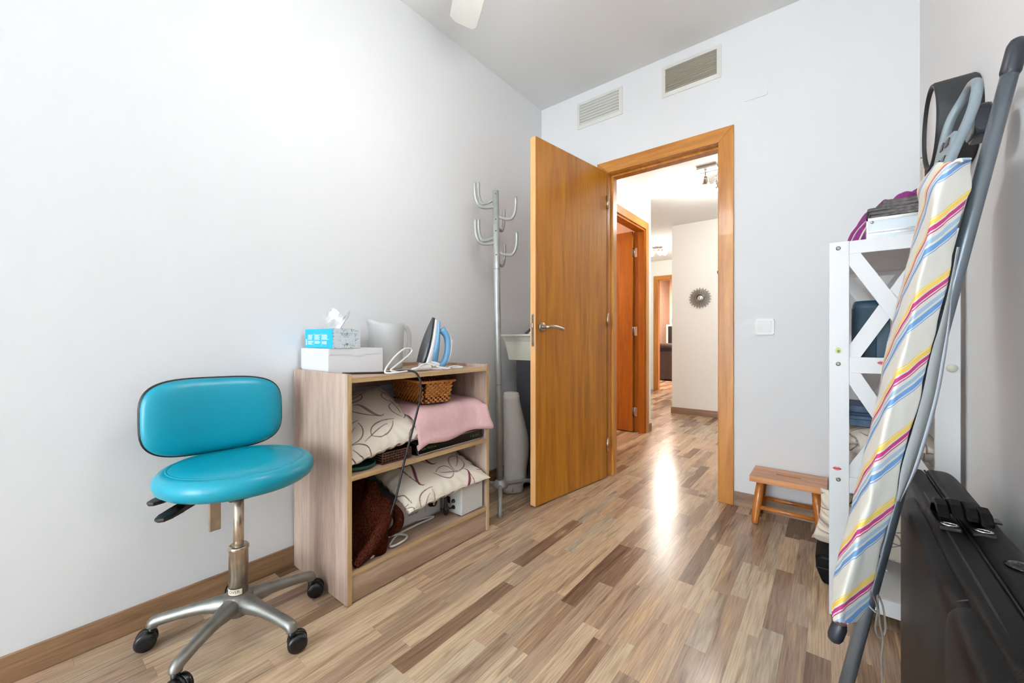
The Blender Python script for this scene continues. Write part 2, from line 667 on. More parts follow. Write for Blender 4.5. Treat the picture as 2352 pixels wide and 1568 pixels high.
def floral_material():
    """pale grey box print with small dark blue-grey sprigs"""
    m = bpy.data.materials.new('floral_card')
    m.use_nodes = True
    nt = m.node_tree
    b = nt.nodes['Principled BSDF']
    b.inputs['Roughness'].default_value = 0.6
    tc = nt.nodes.new('ShaderNodeTexCoord')
    n = nt.nodes.new('ShaderNodeTexNoise')
    n.inputs['Scale'].default_value = 120
    n.inputs['Detail'].default_value = 2
    n.inputs['Distortion'].default_value = 1.5
    nt.links.new(tc.outputs['Object'], n.inputs['Vector'])
    v = nt.nodes.new('ShaderNodeTexNoise')
    v.inputs['Scale'].default_value = 38
    nt.links.new(tc.outputs['Object'], v.inputs['Vector'])
    a = nt.nodes.new('ShaderNodeMapRange')
    a.inputs[1].default_value = 0.52
    a.inputs[2].default_value = 0.60
    nt.links.new(n.outputs['Fac'], a.inputs[0])
    c_ = nt.nodes.new('ShaderNodeMapRange')
    c_.inputs[1].default_value = 0.42
    c_.inputs[2].default_value = 0.55
    nt.links.new(v.outputs['Fac'], c_.inputs[0])
    mu = nt.nodes.new('ShaderNodeMath')
    mu.operation = 'MULTIPLY'
    nt.links.new(a.outputs[0], mu.inputs[0])
    nt.links.new(c_.outputs[0], mu.inputs[1])
    mx = nt.nodes.new('ShaderNodeMixRGB')
    mx.inputs[1].default_value = lin(220, 230, 233)
    mx.inputs[2].default_value = lin(112, 134, 148)
    nt.links.new(mu.outputs[0], mx.inputs[0])
    nt.links.new(mx.outputs[0], b.inputs['Base Color'])
    MATS['floral_card'] = m


floral_material()
M_ = MATS

# ---------------------------------------------------------------- the setting: room shell
D = 2.529      # back wall plane
H = 2.653      # room ceiling
XR = 2.03      # right wall plane
YR = -3.6     # rear wall plane
HC = 2.328     # hall ceiling
XH = 0.285     # hall left wall plane


def struct(o):
    o['kind'] = 'structure'
    return o


struct(box('wall_left', -0.1, 0.0, YR - 0.1, D + 0.1, -0.02, H, M_['wall_paint']))
struct(box('wall_right', XR, XR + 0.1, YR - 0.1, D + 0.1, -0.02, H, M_['wall_paint']))
OX0, OX1, OZ = 0.535, 1.228, 2.04       # rough door opening
struct(boxes('wall_back', [(0.0, OX0, D, D + 0.1, -0.02, H), (OX1, XR, D, D + 0.1, -0.02, H), (OX0, OX1, D, D + 0.1, OZ, H)], M_['wall_paint']))
WX0, WX1, WZ0, WZ1 = 0.35, 1.93, 0.15, 2.40
struct(boxes('wall_rear', [(0.0, WX0, YR - 0.1, YR, -0.02, H), (WX1, XR, YR - 0.1, YR, -0.02, H), (WX0, WX1, YR - 0.1, YR, -0.02, WZ0), (WX0, WX1, YR - 0.1, YR, WZ1, H)], M_['wall_paint']))
struct(box('ceiling', -0.1, XR + 0.1, YR - 0.1, D + 0.1, H, H + 0.1, M_['ceiling_paint']))
win = struct(thing('window_1', None, None, (0.95, YR - 0.05, WZ0), kind='structure'))
boxes('window_frame', [(WX0, WX0 + .05, YR - .08, YR - .03, WZ0, WZ1), (WX1 - .05, WX1, YR - .08, YR - .03, WZ0, WZ1), (WX0, WX1, YR - .08, YR - .03, WZ0, WZ0 + .05),
                       (WX0, WX1, YR - .08, YR - .03, WZ1 - .05, WZ1), (1.23, 1.27, YR - .08, YR - .03, WZ0, WZ1)], M_['window_frame_white'], win)
for a, b in ((WX0 + .05, 1.23), (1.27, WX1 - .05)):
    box('pane', a, b, YR - .058, YR - .054, WZ0 + .05, WZ1 - .05, M_['window_glass'], win)

# skirting boards
def skirting(name, pts, m, hgt=0.078, t=0.011):
    """pts: x0,x1,y0,y1 footprints"""
    return struct(boxes(name, [(a, b, c_, d_, 0.0, hgt) for a, b, c_, d_ in pts], m, bevel=0.002))


skirting('baseboard_left', [(0.0, 0.011, YR, D)], M_['skirting_y'])
skirting('baseboard_back', [(0.011, 0.462, D - .011, D), (1.300, XR, D - .011, D)], M_['skirting_x'])
skirting('baseboard_right', [(XR - .011, XR, YR, D - .011)], M_['skirting_y'])

# hall and the rooms beyond
HO0, HO1, HOZ = 3.175, 3.905, 2.0
struct(boxes('wall_hall_left', [(XH - .1, XH, D + .1, HO0, -.02, HC), (XH - .1, XH, HO1, 4.06, -.02, HC), (XH - .1, XH, HO0, HO1, HOZ, HC)], M_['hall_paint']))
struct(box('wall_hall_end', 0.152, 2.1, 5.178, 7.34, -.02, HC, M_['hall_paint']))
struct(box('wall_hall_right', 2.1, 2.2, D + .1, 7.34, -.02, HC, M_['hall_paint']))
struct(box('ceiling_hall', -1.6, 2.2, D + .1, 7.34, HC, HC + .08, M_['ceiling_paint']))
struct(box('wall_side_room_far', -2.2, XH - .1, 3.96, 4.06, -.02, HC, M_['peach_paint']))
struct(box('wall_side_room_left', -2.2, -2.1, D + .1, 3.96, -.02, HC, M_['peach_paint']))
struct(box('wall_side_room_near', -2.2, 0.0, D, D + .1, -.02, HC, M_['peach_paint']))
struct(box('ceiling_side_room', -2.2, XH - .1, D + .1, 4.06, HC - .012, HC - .002, M_['peach_paint']))
struct(box('wall_passage_left', -1.7, -1.6, 4.06, 7.34, -.02, HC, M_['hall_paint']))
FO0, FO1, FOZ = -0.765, 0.0, 1.99
struct(boxes('wall_far', [(-1.7, FO0, 7.34, 7.44, -.02, HC), (FO1, 2.2, 7.34, 7.44, -.02, HC), (FO0, FO1, 7.34, 7.44, FOZ, HC)], M_['hall_paint']))
struct(box('wall_living_back', -2.9, 2.2, 10.4, 10.5, -.02, 2.5, M_['peach_paint']))
struct(box('wall_living_left', -2.9, -2.8, 7.44, 10.4, -.02, 2.5, M_['peach_paint']))
struct(box('wall_living_right', 0.9, 1.0, 7.44, 10.4, -.02, 2.5, M_['peach_paint']))
struct(box('ceiling_living', -2.9, 2.2, 7.44, 10.5, 2.42, 2.5, M_['peach_paint']))
struct(box('trim_stone_column', -1.95, -1.50, 9.62, 10.4, 0, 2.42, M_['stone']))
skirting('baseboard_hall_left', [(XH, XH + .011, D + .1, 3.105), (XH, XH + .011, 3.975, 4.06)], M_['skirting_y'])
skirting('baseboard_hall_end', [(0.141, 2.1, 5.167, 5.178)], M_['skirting_x'])

# floor: a dark bed with laminate strips lying on it, each strip a piece
floor = struct(poly('floor', [(-2.9, YR - .1, -.009), (2.3, YR - .1, -.009), (2.3, 10.5, -.009), (-2.9, 10.5, -.009)], [(0, 1, 2, 3)], mat('floor_bed', (40, 28, 20), 0.8)))
SW = 0.0575
rng = random.Random(11)
planks = []


def strip_rows(x0, x1, y0, y1):
    i0 = int(math.floor(x0 / SW))
    i1 = int(math.ceil(x1 / SW))
    for i in range(i0, i1):
        a, b = max(x0, i * SW), min(x1, (i + 1) * SW)
        if b - a < 0.004:
            continue
        y = y0 - rng.random() * 0.4
        while y < y1:
            L_ = rng.choice((0.27, 0.34, 0.42, 0.50, 0.55))
            p, q = max(y, y0), min(y + L_, y1)
            if q - p > 0.01:
                planks.append((a, b, p, q, rng.random(), rng.random(), rng.random()))
            y += L_


strip_rows(0.0, XR, YR, D)
strip_rows(OX0, OX1, D, D + .1)
strip_rows(XH, 2.1, D + .1, 5.178)
strip_rows(-2.1, XH, D + .1, 3.96)
strip_rows(-1.6, XH, 4.06, 5.178)
strip_rows(-1.6, 0.152, 5.178, 7.34)
strip_rows(FO0, FO1, 7.34, 7.44)
strip_rows(-2.8, 0.9, 7.44, 10.4)
CX_, CY_ = 1.7321, 0.0
sy_, cy_ = math.sin(0.6737), math.cos(0.6737)


def nearness(p):
    x, y = (p[0] + p[1]) / 2 - CX_, (p[2] + p[3]) / 2
    dep = -sy_ * x + cy_ * y
    if dep < 0.75:
        return 1e9
    lat = abs(cy_ * x + sy_ * y)
    if lat > dep * 1.35:
        return 1e9
    return dep * (1.0 if p[2] < 2.7 else 1.6)


planks.sort(key=nearness)
GAP = 0.00004


def plank_mesh(lst, name):
    vs, fs, cols = [], [], []
    for a, b, p, q, t1, t2, t3 in lst:
        n = len(vs)
        g_ = GAP
        e = 0.00012
        vs += [(a + g_, p + g_, -.008), (b - g_, p + g_, -.008), (b - g_, q - g_, -.008), (a + g_, q - g_, -.008),
               (a + g_ + e, p + g_ + e, 0), (b - g_ - e, p + g_ + e, 0), (b - g_ - e, q - g_ - e, 0), (a + g_ + e, q - g_ - e, 0)]
        fs += [(n + 4, n + 5, n + 6, n + 7), (n, n + 1, n + 5, n + 4), (n + 1, n + 2, n + 6, n + 5), (n + 2, n + 3, n + 7, n + 6), (n + 3, n, n + 4, n + 7)]
        cols += [(t1, t2, t3, 1.0)] * 8
    me = bpy.data.meshes.new(name)
    me.from_pydata(vs, [], fs)
    at = me.color_attributes.new('tone', 'FLOAT_COLOR', 'POINT')
    at.data.foreach_set('color', np.array(cols, dtype=np.float32).ravel())
    me.update()
    return me


for p in planks[:300]:
    link('plank', plank_mesh([p], 'plank'), M_['laminate'], floor)
rest = link('planks_further_off', plank_mesh(planks[300:], 'planks_further_off'), M_['laminate'], floor)
rest['kind'] = 'stuff'

# door casing of the room (trim_1): three mitred boards, lining and stop
tr = struct(thing('trim_1', None, None, (0.88, D, 0), kind='structure'))
CI0, CI1, CZ = 0.545, 1.220, 2.035
CO0, CO1, CZO = 0.468, 1.297, 2.113
CY0 = D - 0.014


def mitre(name, pts, m, parent, y0, y1):
    prism(name, pts, 'Y', y0, y1, m, parent, bevel=0.003)


for (y0, y1) in ((CY0, D), (D + .1, D + .114)):
    mitre('casing_board', [(CI1, 0), (CO1, 0), (CO1, CZO), (CI1, CZ)], M_['casing_wood_z'], tr, y0, y1)
    mitre('casing_board', [(CO0, 0), (CI0, 0), (CI0, CZ), (CO0, CZO)], M_['casing_wood_z'], tr, y0, y1)
    mitre('casing_board', [(CO0, CZO), (CI0, CZ), (CI1, CZ), (CO1, CZO)], M_['casing_wood_x'], tr, y0, y1)
boxes('jamb_lining', [(OX0, CI0 + .002, D, D + .1, 0, CZ), (CI1 - .002, OX1, D, D + .1, 0, CZ), (OX0, OX1, D, D + .1, CZ - .002, OZ)], M_['casing_wood_z'], tr)
boxes('door_stop', [(CI0, CI0 + .014, D + .042, D + .1, 0, CZ - .014), (CI1 - .014, CI1, D + .042, D + .1, 0, CZ - .014), (CI0, CI1, D + .042, D + .1, CZ - .014, CZ)], M_['casing_wood_z'], tr)
box('strike_plate', CI1 - .0035, CI1 - .0015, D + .008, D + .03, 0.90, 1.02, M_['brushed_steel'], tr)

# the open door (door_1): leaf hinged at the left jamb
door = struct(thing('door_1', None, None, (0.552, 2.488, 0), (0, 0, math.atan2(1.797 - 2.488, 0.460 - 0.552)), kind='structure', world=False))
DL, DT = 0.697, 0.037      # local x along the leaf, local y = thickness; +y is the side facing the room
leaf = box('leaf', 0.0, DL - .003, -DT, 0.0, 0.007, 2.03, M_['door_wood'], door, bevel=0.0012)
box('leaf_edge', DL - .003, DL, -DT, 0.0, 0.007, 2.03, M_['door_edge_wood'], door, bevel=0.0008)
plate_o = [(-.0095 * math.cos(t) , .0) for t in (0,)]
def stadium(w_, h_, k=8):
    r = w_ / 2
    out = []
    for i in range(k + 1):
        t = PI * i / k
        out.append((r * math.cos(t), h_ / 2 - r + r * math.sin(t)))
    for i in range(k + 1):
        t = PI + PI * i / k
        out.append((r * math.cos(t), -h_ / 2 + r + r * math.sin(t)))
    return out


lock = prism('lock_plate', [(p[0] - DT / 2, p[1] + 0.97) for p in stadium(.018, .18)], 'X', DL, DL + .0012, M_['brushed_steel'], door)
prism('latch_bolt', [(-DT / 2 - .006, .985), (-DT / 2 + .006, .985), (-DT / 2 + .006, 1.008), (-DT / 2 - .006, 1.008)], 'X', DL + .001, DL + .010, M_['steel'], lock, bevel=.002)
for zz in (.895, .955, 0.985 - .045, 1.03, 1.047):
    Mx = frame_M((DL + .0012, -DT / 2, zz), (0, 1, 0), (0, 0, 1))
    lathe('screw', [(.0028, 0), (.0028, .0006), (.001, .0009)], M_['screw'], lock, 10, M=Mx)
hx, hz = DL - .052, 0.988
for sgn, nm in ((1, 'handle'), (-1, 'handle')):
    yb = 0.0 if sgn > 0 else -DT
    hnd = thing_part = None
    Mr = frame_M((hx, yb, hz), (0, 0, 1), (1, 0, 0)) if sgn > 0 else frame_M((hx, yb, hz), (1, 0, 0), (0, 0, 1))
    # rose disc facing out of the leaf
    Mr = Matrix.Translation((hx, yb, hz)) @ Matrix.Rotation(-sgn * PI / 2, 4, 'X')
    rose = lathe('handle', [(.0, 0), (.026, 0), (.026, .008), (.0245, .010), (.0, .010)], M_['brushed_steel'], door, 32, M=Mr, cap=False)
    tube('lever', [(hx, yb + sgn * .008, hz), (hx, yb + sgn * .03, hz), (hx - .003, yb + sgn * .044, hz), (hx - .016, yb + sgn * .051, hz + .001), (hx - .06, yb + sgn * .052, hz + .001), (hx - .125, yb + sgn * .052, hz - .011)],
         .0095, M_['brushed_steel'], rose, 14, curve=5)
for zz in (0.22, 1.05, 1.83):
    tube('hinge', [(-.004, .004, zz - .045), (-.004, .004, zz + .045)], .007, M_['brushed_steel'], door, 10)

# hall door on the left (trim_2, door_2)
t2 = struct(thing('trim_2', None, None, (XH, 3.54, 0), kind='structure'))
for x0, x1 in ((XH, XH + .014), (XH - .114, XH - .1)):
    prism('casing_board', [(HO0 - .068, 0), (HO0 + .004, 0), (HO0 + .004, HOZ - .004), (HO0 - .068, HOZ + .068)], 'X', x0, x1, M_['casing_wood_z'], t2, bevel=.003)
    prism('casing_board', [(HO1 - .004, 0), (HO1 + .068, 0), (HO1 + .068, HOZ + .068), (HO1 - .004, HOZ - .004)], 'X', x0, x1, M_['casing_wood_z'], t2, bevel=.003)
    prism('casing_board', [(HO0 - .068, HOZ + .068), (HO0 + .004, HOZ - .004), (HO1 - .004, HOZ - .004), (HO1 + .068, HOZ + .068)], 'X', x0, x1, M_['casing_wood_y'], t2, bevel=.003)
boxes('jamb_lining', [(XH - .1, XH, HO0, HO0 + .01, 0, HOZ), (XH - .1, XH, HO1 - .01, HO1, 0, HOZ), (XH - .1, XH, HO0, HO1, HOZ - .01, HOZ)], M_['redwood_door'], t2)
boxes('door_stop', [(XH - .06, XH, HO0 + .01, HO0 + .022, 0, HOZ - .022), (XH - .06, XH, HO1 - .022, HO1 - .01, 0, HOZ - .022), (XH - .06, XH, HO0 + .01, HO1 - .01, HOZ - .022, HOZ - .01)], M_['redwood_door'], t2)
d2 = struct(thing('door_2', None, None, (XH - .112, HO1 - .03, 0), kind='structure'))
box('leaf', XH - .112 - .70, XH - .112, HO1 - .047, HO1 - .012, .008, 1.985, M_['redwood_door'], d2, bevel=.001)
for zz in (.2, 1.0, 1.78):
    hg = tube('hinge', [(XH - .105, HO1 - .012, zz - .045), (XH - .105, HO1 - .012, zz + .045)], .006, M_['steel'], d2, 10)
    boxes('hinge_leaf', [(XH - .104, XH - .075, HO1 - .0125, HO1 - .0105, zz - .045, zz + .045), (XH - .1125, XH - .1115, HO1 - .045, HO1 - .014, zz - .045, zz + .045)], M_['steel'], hg)

# far doorway frame (trim_3)
t3 = struct(thing('trim_3', None, None, (-.38, 7.34, 0), kind='structure'))
prism('casing_board', [(FO0 - .065, 0), (FO0 + .004, 0), (FO0 + .004, FOZ - .004), (FO0 - .065, FOZ + .068)], 'Y', 7.326, 7.34, M_['casing_wood_z'], t3, bevel=.003)
prism('casing_board', [(FO1 - .004, 0), (FO1 + .068, 0), (FO1 + .068, FOZ + .068), (FO1 - .004, FOZ - .004)], 'Y', 7.326, 7.34, M_['casing_wood_z'], t3, bevel=.003)
prism('casing_board', [(FO0 - .065, FOZ + .068), (FO0 + .004, FOZ - .004), (FO1 - .004, FOZ - .004), (FO1 + .068, FOZ + .068)], 'Y', 7.326, 7.34, M_['casing_wood_x'], t3, bevel=.003)
boxes('jamb_lining', [(FO0, FO0 + .012, 7.34, 7.44, 0, FOZ), (FO1 - .012, FO1, 7.34, 7.44, 0, FOZ), (FO0, FO1, 7.34, 7.44, FOZ - .012, FOZ)], M_['casing_wood_z'], t3)

# ---------------------------------------------------------------- fittings on the back wall
def grille(x0, x1, z0, z1, n, label, slat_m, tilt, cover):
    g_ = thing('air_grille', label, 'grille', ((x0 + x1) / 2, D, z0), group='wall air grilles')
    fw = 0.022
    bm = bmesh.new()
    yo, yi = D - .012, D
    prs = [[(x0, z0), (x1, z0), (x1 - fw, z0 + fw), (x0 + fw, z0 + fw)], [(x1, z0), (x1, z1), (x1 - fw, z1 - fw), (x1 - fw, z0 + fw)],
           [(x1, z1), (x0, z1), (x0 + fw, z1 - fw), (x1 - fw, z1 - fw)], [(x0, z1), (x0, z0), (x0 + fw, z0 + fw), (x0 + fw, z1 - fw)]]
    for pr in prs:
        A_ = [bm.verts.new((p[0], yo + (0.006 if i < 2 else 0), p[1])) for i, p in enumerate(pr)]
        B_ = [bm.verts.new((p[0], yi, p[1])) for p in pr]
        bm.faces.new(A_)
        bm.faces.new(B_[::-1])
        for i in range(4):
            bm.faces.new((A_[i], B_[i], B_[(i + 1) % 4], A_[(i + 1) % 4]))
    bm_obj('frame', bm, M_['grille_white'], g_)
    box('duct_back', x0 + fw, x1 - fw, D - .0025, D - .0005, z0 + fw, z1 - fw, M_['duct_dark'], g_)
    hh = (z1 - z0 - 2 * fw)
    first = None
    for i in range(n):
        zc = z0 + fw + hh * (i + .5) / n - .002
        if first is None:
            Mx = Matrix.Rotation(tilt, 4, 'X')
            sw_ = cover
            o = box('slat', x0 + fw + .001, x1 - fw - .001, -sw_, sw_, -.0008, .0008, slat_m, g_, bevel=0.0)
            first = o
        else:
            o = first.copy()
            C.objects.link(o)
        o.location = (0, D - .0105, zc)
        o.rotation_euler = (tilt, 0, 0)
    return g_


grille(0.310, 0.645, 2.403, 2.585, 7, 'smaller-looking white air grille nearest the left corner, slats closed', M_['grille_white'], math.radians(-38), .0080)
grille(0.902, 1.233, 2.407, 2.594, 10, 'white air grille with beige slats above the door casing', M_['grille_slat'], math.radians(-14), .0072)
pl = prism('blank_wall_plate', [(1.399 + p[0], 2.281 + p[1]) for p in rounded_rect(.058, .058, 14)], 'Y', D - .004, D, M_['wall_paint'], bevel=.001)
tag(pl, 'blank square white cover plate on the wall right of the grilles', 'cover plate')
sw = thing('light_switch', 'white square rocker light switch beside the door casing', 'light switch', (1.443, D, .987))
prism('plate', [(1.443 + p[0], .987 + p[1]) for p in rounded_rect(.043, .042, 14)], 'Y', D - .010, D, M_['switch_white'], sw, bevel=.003)
Mx = Matrix.Translation((1.443, D - .011, .988)) @ Matrix.Rotation(math.radians(4), 4, 'X')
prism('rocker', rounded_rect(.031, .030, 20), 'Y', -.003, .004, M_['switch_white'], sw, bevel=.0015, M=Mx)

# ---------------------------------------------------------------- ceiling fan with its lamp (a blade tip shows at the top edge)
FX, FY, FZ = 0.95, 0.90, 2.30
fan = thing('ceiling_fan', 'white ceiling fan, one blade tip showing below the ceiling', 'ceiling fan', (FX, FY, FZ))
lathe('canopy', [(.0, H), (.065, H), (.06, H - .04), (.02, H - .06), (.0, H - .06)], M_['fan_white'], fan, 28, c=(FX, FY), cap=False)
tube('down_rod', [(FX, FY, H - .05), (FX, FY, FZ + .05)], .012, M_['fan_white'], fan, 12)
lathe('motor_housing', [(.0, FZ + .08), (.05, FZ + .08), (.11, FZ + .05), (.12, FZ), (.11, FZ - .05), (.06, FZ - .07), (.0, FZ - .07)], M_['fan_white'], fan, 36, c=(FX, FY), cap=False)
lathe('lamp_globe', [(.0, FZ - .065), (.07, FZ - .07), (.105, FZ - .10), (.11, FZ - .13), (.09, FZ - .165), (.05, FZ - .185), (.0, FZ - .19)], M_['globe'], fan, 36, c=(FX, FY), cap=False)
for k in range(3):
    ang = math.radians(144.8 + 120 * k)
    Mb = Matrix.Translation((FX, FY, FZ)) @ Matrix.Rotation(ang, 4, 'Z') @ Matrix.Rotation(math.radians(9), 4, 'X')
    pts = [(.15, -.05), (.30, -.065), (.585, -.062), (.605, -.045), (.60, .03), (.575, .058), (.30, .062), (.15, .045)]
    bl = prism('blade', pts, 'Z', -.004, .004, M_['fan_white'], fan, bevel=.0025, M=Mb)
    prism('blade_bracket', [(.09, -.02), (.18, -.03), (.2, 0), (.18, .03), (.09, .02)], 'Z', -.010, -.004, M_['fan_white'], bl, M=Mb)
point_light('fan_lamp_light', (FX, FY, FZ - .31), 16.5, (.985, .99, 1.0), .11)

# ---------------------------------------------------------------- teal swivel stool with backrest
SX, SY = 0.268, 0.455
ch = thing('swivel_chair', 'teal vinyl swivel stool with low backrest and five-star metal base', 'chair', (SX, SY, 0))
# base: five tapering arms meeting in a hub
base = lathe('base_hub', [(.0, .062), (.03, .062), (.042, .075), (.044, .10), (.038, .125), (.032, .128), (.0, .128)], M_['cast_alu'], ch, 28, c=(SX, SY), cap=False)
for k in range(5):
    a = math.radians(18 + 72 * k)
    dx, dy = math.cos(a), math.sin(a)
    P = [(SX + dx * r_, SY + dy * r_, z_) for r_, z_ in ((.0, .098), (.05, .098), (.10, .096), (.16, .088), (.205, .080), (.222, .074), (.226, .062))]
    tube('base_arm', P, [.030, .026, .019, .0165, .0165, .0165, .0155], M_['cast_alu'], ch, 14, curve=4, cap_round=False)
    # twin-wheel caster
    cxx, cyy = SX + dx * .226, SY + dy * .226
    ca = a + (0.9, -0.5, 2.2, 0.3, 1.3)[k]
    tx, ty = math.cos(ca), math.sin(ca)      # rolling direction
    wx, wy = cxx + tx * .014, cyy + ty * .014
    cs = tube('caster', [(cxx, cyy, .066), (cxx, cyy, .050), (cxx + tx * .004, cyy + ty * .004, .040)], .0105, M_['black_plastic'], ch, 12)
    Mh = Matrix.Translation((wx, wy, .027)) @ Matrix.Rotation(ca, 4, 'Z') @ Matrix.Rotation(PI / 2, 4, 'X')
    for s_ in (-1, 1):
        bm = bmesh.new()
        pr = [(.0, .004), (.022, .004), (.0265, .006), (.027, .012), (.026, .019), (.021, .0225), (.010, .0235), (.0, .0235)]
        bm_lathe(bm, [(r_, s_ * z_) for r_, z_ in pr], 24, M=Mh, cap=False)
        bm_obj('wheel', bm, M_['black_gloss'], cs, True)
    bm = bmesh.new()
    bm_lathe(bm, [(.0, -.0035), (.0255, -.0035), (.0255, .0035), (.0, .0035)], 24, M=Mh, cap=False)
    hood = bm_obj('hood', bm, M_['black_plastic'], cs, True)
slv = lathe('column_sleeve', [(.0, .10), (.0265, .10), (.0265, .262), (.0275, .264), (.0275, .272), (.024, .276), (.015, .276)], M_['chrome_tan'], ch, 32, c=(SX, SY), cap=False)
lathe('collar', [(.0268, .262), (.0285, .264), (.0285, .272), (.025, .2765), (.0145, .2765)], M_['chrome_tan'], slv, 32, c=(SX, SY), cap=False)
lathe('gas_column', [(.0, .20), (.0145, .20), (.0145, .47), (.0, .47)], M_['chrome_tan'], ch, 24, c=(SX, SY), cap=False)
# wrapped maker's sticker with its lettering
va = math.atan2(0 - SY, 1.7321 - SX)
bm = bmesh.new()
a0, a1 = va - 1.65, va + .35
vs = [[bm.verts.new((SX + .0269 * math.cos(a0 + (a1 - a0) * i / 16), SY + .0269 * math.sin(a0 + (a1 - a0) * i / 16), z_)) for i in range(17)] for z_ in (.131, .149)]
for i in range(16):
    bm.faces.new((vs[0][i], vs[0][i + 1], vs[1][i + 1], vs[1][i]))
stk = bm_obj('sticker', bm, M_['paper_label'], slv)
tm = text_mesh('sticker_lettering', 'OVER', .0125, Matrix.Identity(4), M_['ink'], stk, 0.0)
for v in tm.data.vertices:
    aa = va - 1.05 + v.co.x / .0270
    v.co = Vector((SX + .0271 * math.cos(aa), SY + .0271 * math.sin(aa), .1375 + v.co.y))
# seat
seat = lathe('seat', [(.0, .478), (.15, .478), (.190, .482), (.203, .492), (.209, .508), (.207, .524), (.196, .537), (.180, .543), (.176, .5415), (.172, .544), (.12, .549), (.05, .551), (.0, .551)],
             M_['teal_vinyl'], ch, 64, c=(SX + .01, SY), cap=False)
lathe('seat_seam', [(.1725, .5425), (.176, .5455), (.1795, .5425)], M_['teal_vinyl'], seat, 64, c=(SX + .01, SY), cap=False)
prism('seat_mechanism', [(-.02, .448), (.10, .448), (.14, .462), (.15, .479), (-.16, .479), (-.13, .458)], 'Y', -.055, .055, M_['black_plastic'], ch, bevel=.006, M=Matrix.Translation((SX, SY, 0)))
lathe('seat_pan', [(.0, .468), (.12, .468), (.165, .474), (.175, .482), (.0, .482)], M_['black_plastic'], ch, 40, c=(SX + .01, SY), cap=False)
# back bar
bmx = SX - .195
box('back_bar', bmx - .006, bmx + .010, SY - .028, SY + .006, .268, .62, M_['chrome_tan'], ch, bevel=.003)
box('back_bar_arm', bmx, SX - .10, SY - .024, SY + .002, .456, .470, M_['black_plastic'], ch, bevel=.003)
# backrest (faces +x), spans y
BYC, BZ, BX = SY - .012, .668, SX - .183


def bmap(off):
    def f(a, b, d):
        lean = -.06 * b
        return Vector((BX + d + off + lean + a * a * .55, BYC + a, BZ + b + .06 * a * a - .004 * (a / .19)))
    return f


out = rounded_rect(.196, .122, 3.6, 56)
pad('backrest', out, lambda s: .030 - .019 * s ** 7 + .004 * (1 - s * s), lambda s: .0, M_['teal_vinyl'], ch, bmap(.006), 12)
pad('back_shell', [(p[0] * 1.022, p[1] * 1.036) for p in out], lambda s: .009, lambda s: -.010 + .010 * s ** 6, M_['black_plastic'], ch, bmap(.0), 10)
# two paddle levers
for (bx_, by_, tx_, ty_, z0_, z1_) in ((.262, .372, .352, .245, .462, .446), (.165, .385, .222, .248, .464, .455)):
    p0 = Vector((bx_, by_, z0_))
    p1 = Vector((tx_, ty_, z1_))
    d_ = (p1 - p0)
    mid = p0 + d_ * .38
    lv = tube('lever', [p0 - d_ * .25, mid], .005, M_['black_plastic'], ch, 10)
    xd = (p1 - mid).normalized()
    side = xd.cross(Vector((0, 0, 1))).normalized()
    ln = (p1 - mid).length
    o2 = [(-.01, -.009), (.01, -.013), (.4 * ln, -.019), (.75 * ln, -.021), (.95 * ln, -.013), (ln, 0), (.95 * ln, .013), (.75 * ln, .021), (.4 * ln, .019), (.01, .013), (-.01, .009)]
    Mp = frame_M(mid, xd, side)
    pd = prism('paddle', o2, 'Z', -.006, .006, M_['black_plastic'], lv, bevel=.0045, M=Mp)
    box('paddle_rib', -.008, .45 * ln, -.008, .008, -.009, .009, M_['black_plastic'], lv, bevel=.003, M=Mp)

# ---------------------------------------------------------------- bookcase
BX0, BX1, BY0, BY1 = 0.014, 0.427, 0.729, 1.457
bk = thing('low_bookcase', 'low open bookcase in greyish oak laminate against the left wall', 'bookcase', ((BX0 + BX1) / 2, (BY0 + BY1) / 2, 0))
T = .017
for y0 in (BY0, BY1 - T):
    sp = box('side_panel', BX0, BX1 - .0015, y0, y0 + T, .002, .80, M_['board_grey_oak'], bk, bevel=.0006)
    box('edge_band', BX1 - .0015, BX1, y0, y0 + T, .002, .80, M_['board_edge_z'], sp)
for z0, nm in ((.769, 'top_shelf'), (.428, 'shelf'), (.098, 'shelf')):
    sh = box(nm, BX0 + .002, BX1 - .004, BY0 + T, BY1 - T, z0, z0 + T, M_['board_grey_oak_y'], bk)
    box('edge_band', BX1 - .004, BX1 - .002, BY0 + T, BY1 - T, z0, z0 + T, M_['board_edge'], sh)
box('back_rail', BX0, BX0 + .015, BY0 + T, BY1 - T, .70, .803, M_['board_grey_oak_y'], bk)
box('plinth', BX1 - .022, BX1 - .006, BY0 + T, BY1 - T, .005, .098, M_['board_grey_oak_y'], bk)

# things on the bookcase top (z .786)
ZT = .786
cb = thing('carton', 'plain white cardboard carton under the tissue box', 'box', (.14, .865, ZT))
box('body', .02, .245, .7545, .99, ZT, .8855, M_['carton_white'], cb, bevel=.0015)
box('lid_flap', .2445, .2462, .758, .986, .862, .886, M_['carton_white'], cb)
box('tab', .246, .2475, .855, .895, .855, .884, M_['carton_white'], cb)
tb = thing('tissue_box', 'blue and floral tissue box with a tissue pulled up', 'tissue box', (.14, .82, .886))
bz0, bz1 = .8865, .963
box('body', .026, .250, .7705, .884, bz0, bz1, M_['floral_card'], tb, bevel=.001)
ep = box('blue_end', .027, .249, .7685, .7702, bz0 + .001, bz1 - .001, M_['tissue_blue'], tb)
bars = []
rr = random.Random(3)
for x0, x1, z1, n in ((.052, .098, .938, 9), (.110, .160, .938, 8), (.170, .222, .938, 5)):
    for i in range(n):
        zz = z1 - i * .0042 - (.003 if i > 4 else 0)
        bars.append((x0, x1 - rr.random() * .018, .7680, .7684, zz - .0014, zz + .0014))
for x0 in (.103, .165):
    bars.append((x0, x0 + .0012, .7680, .7684, .895, .945))
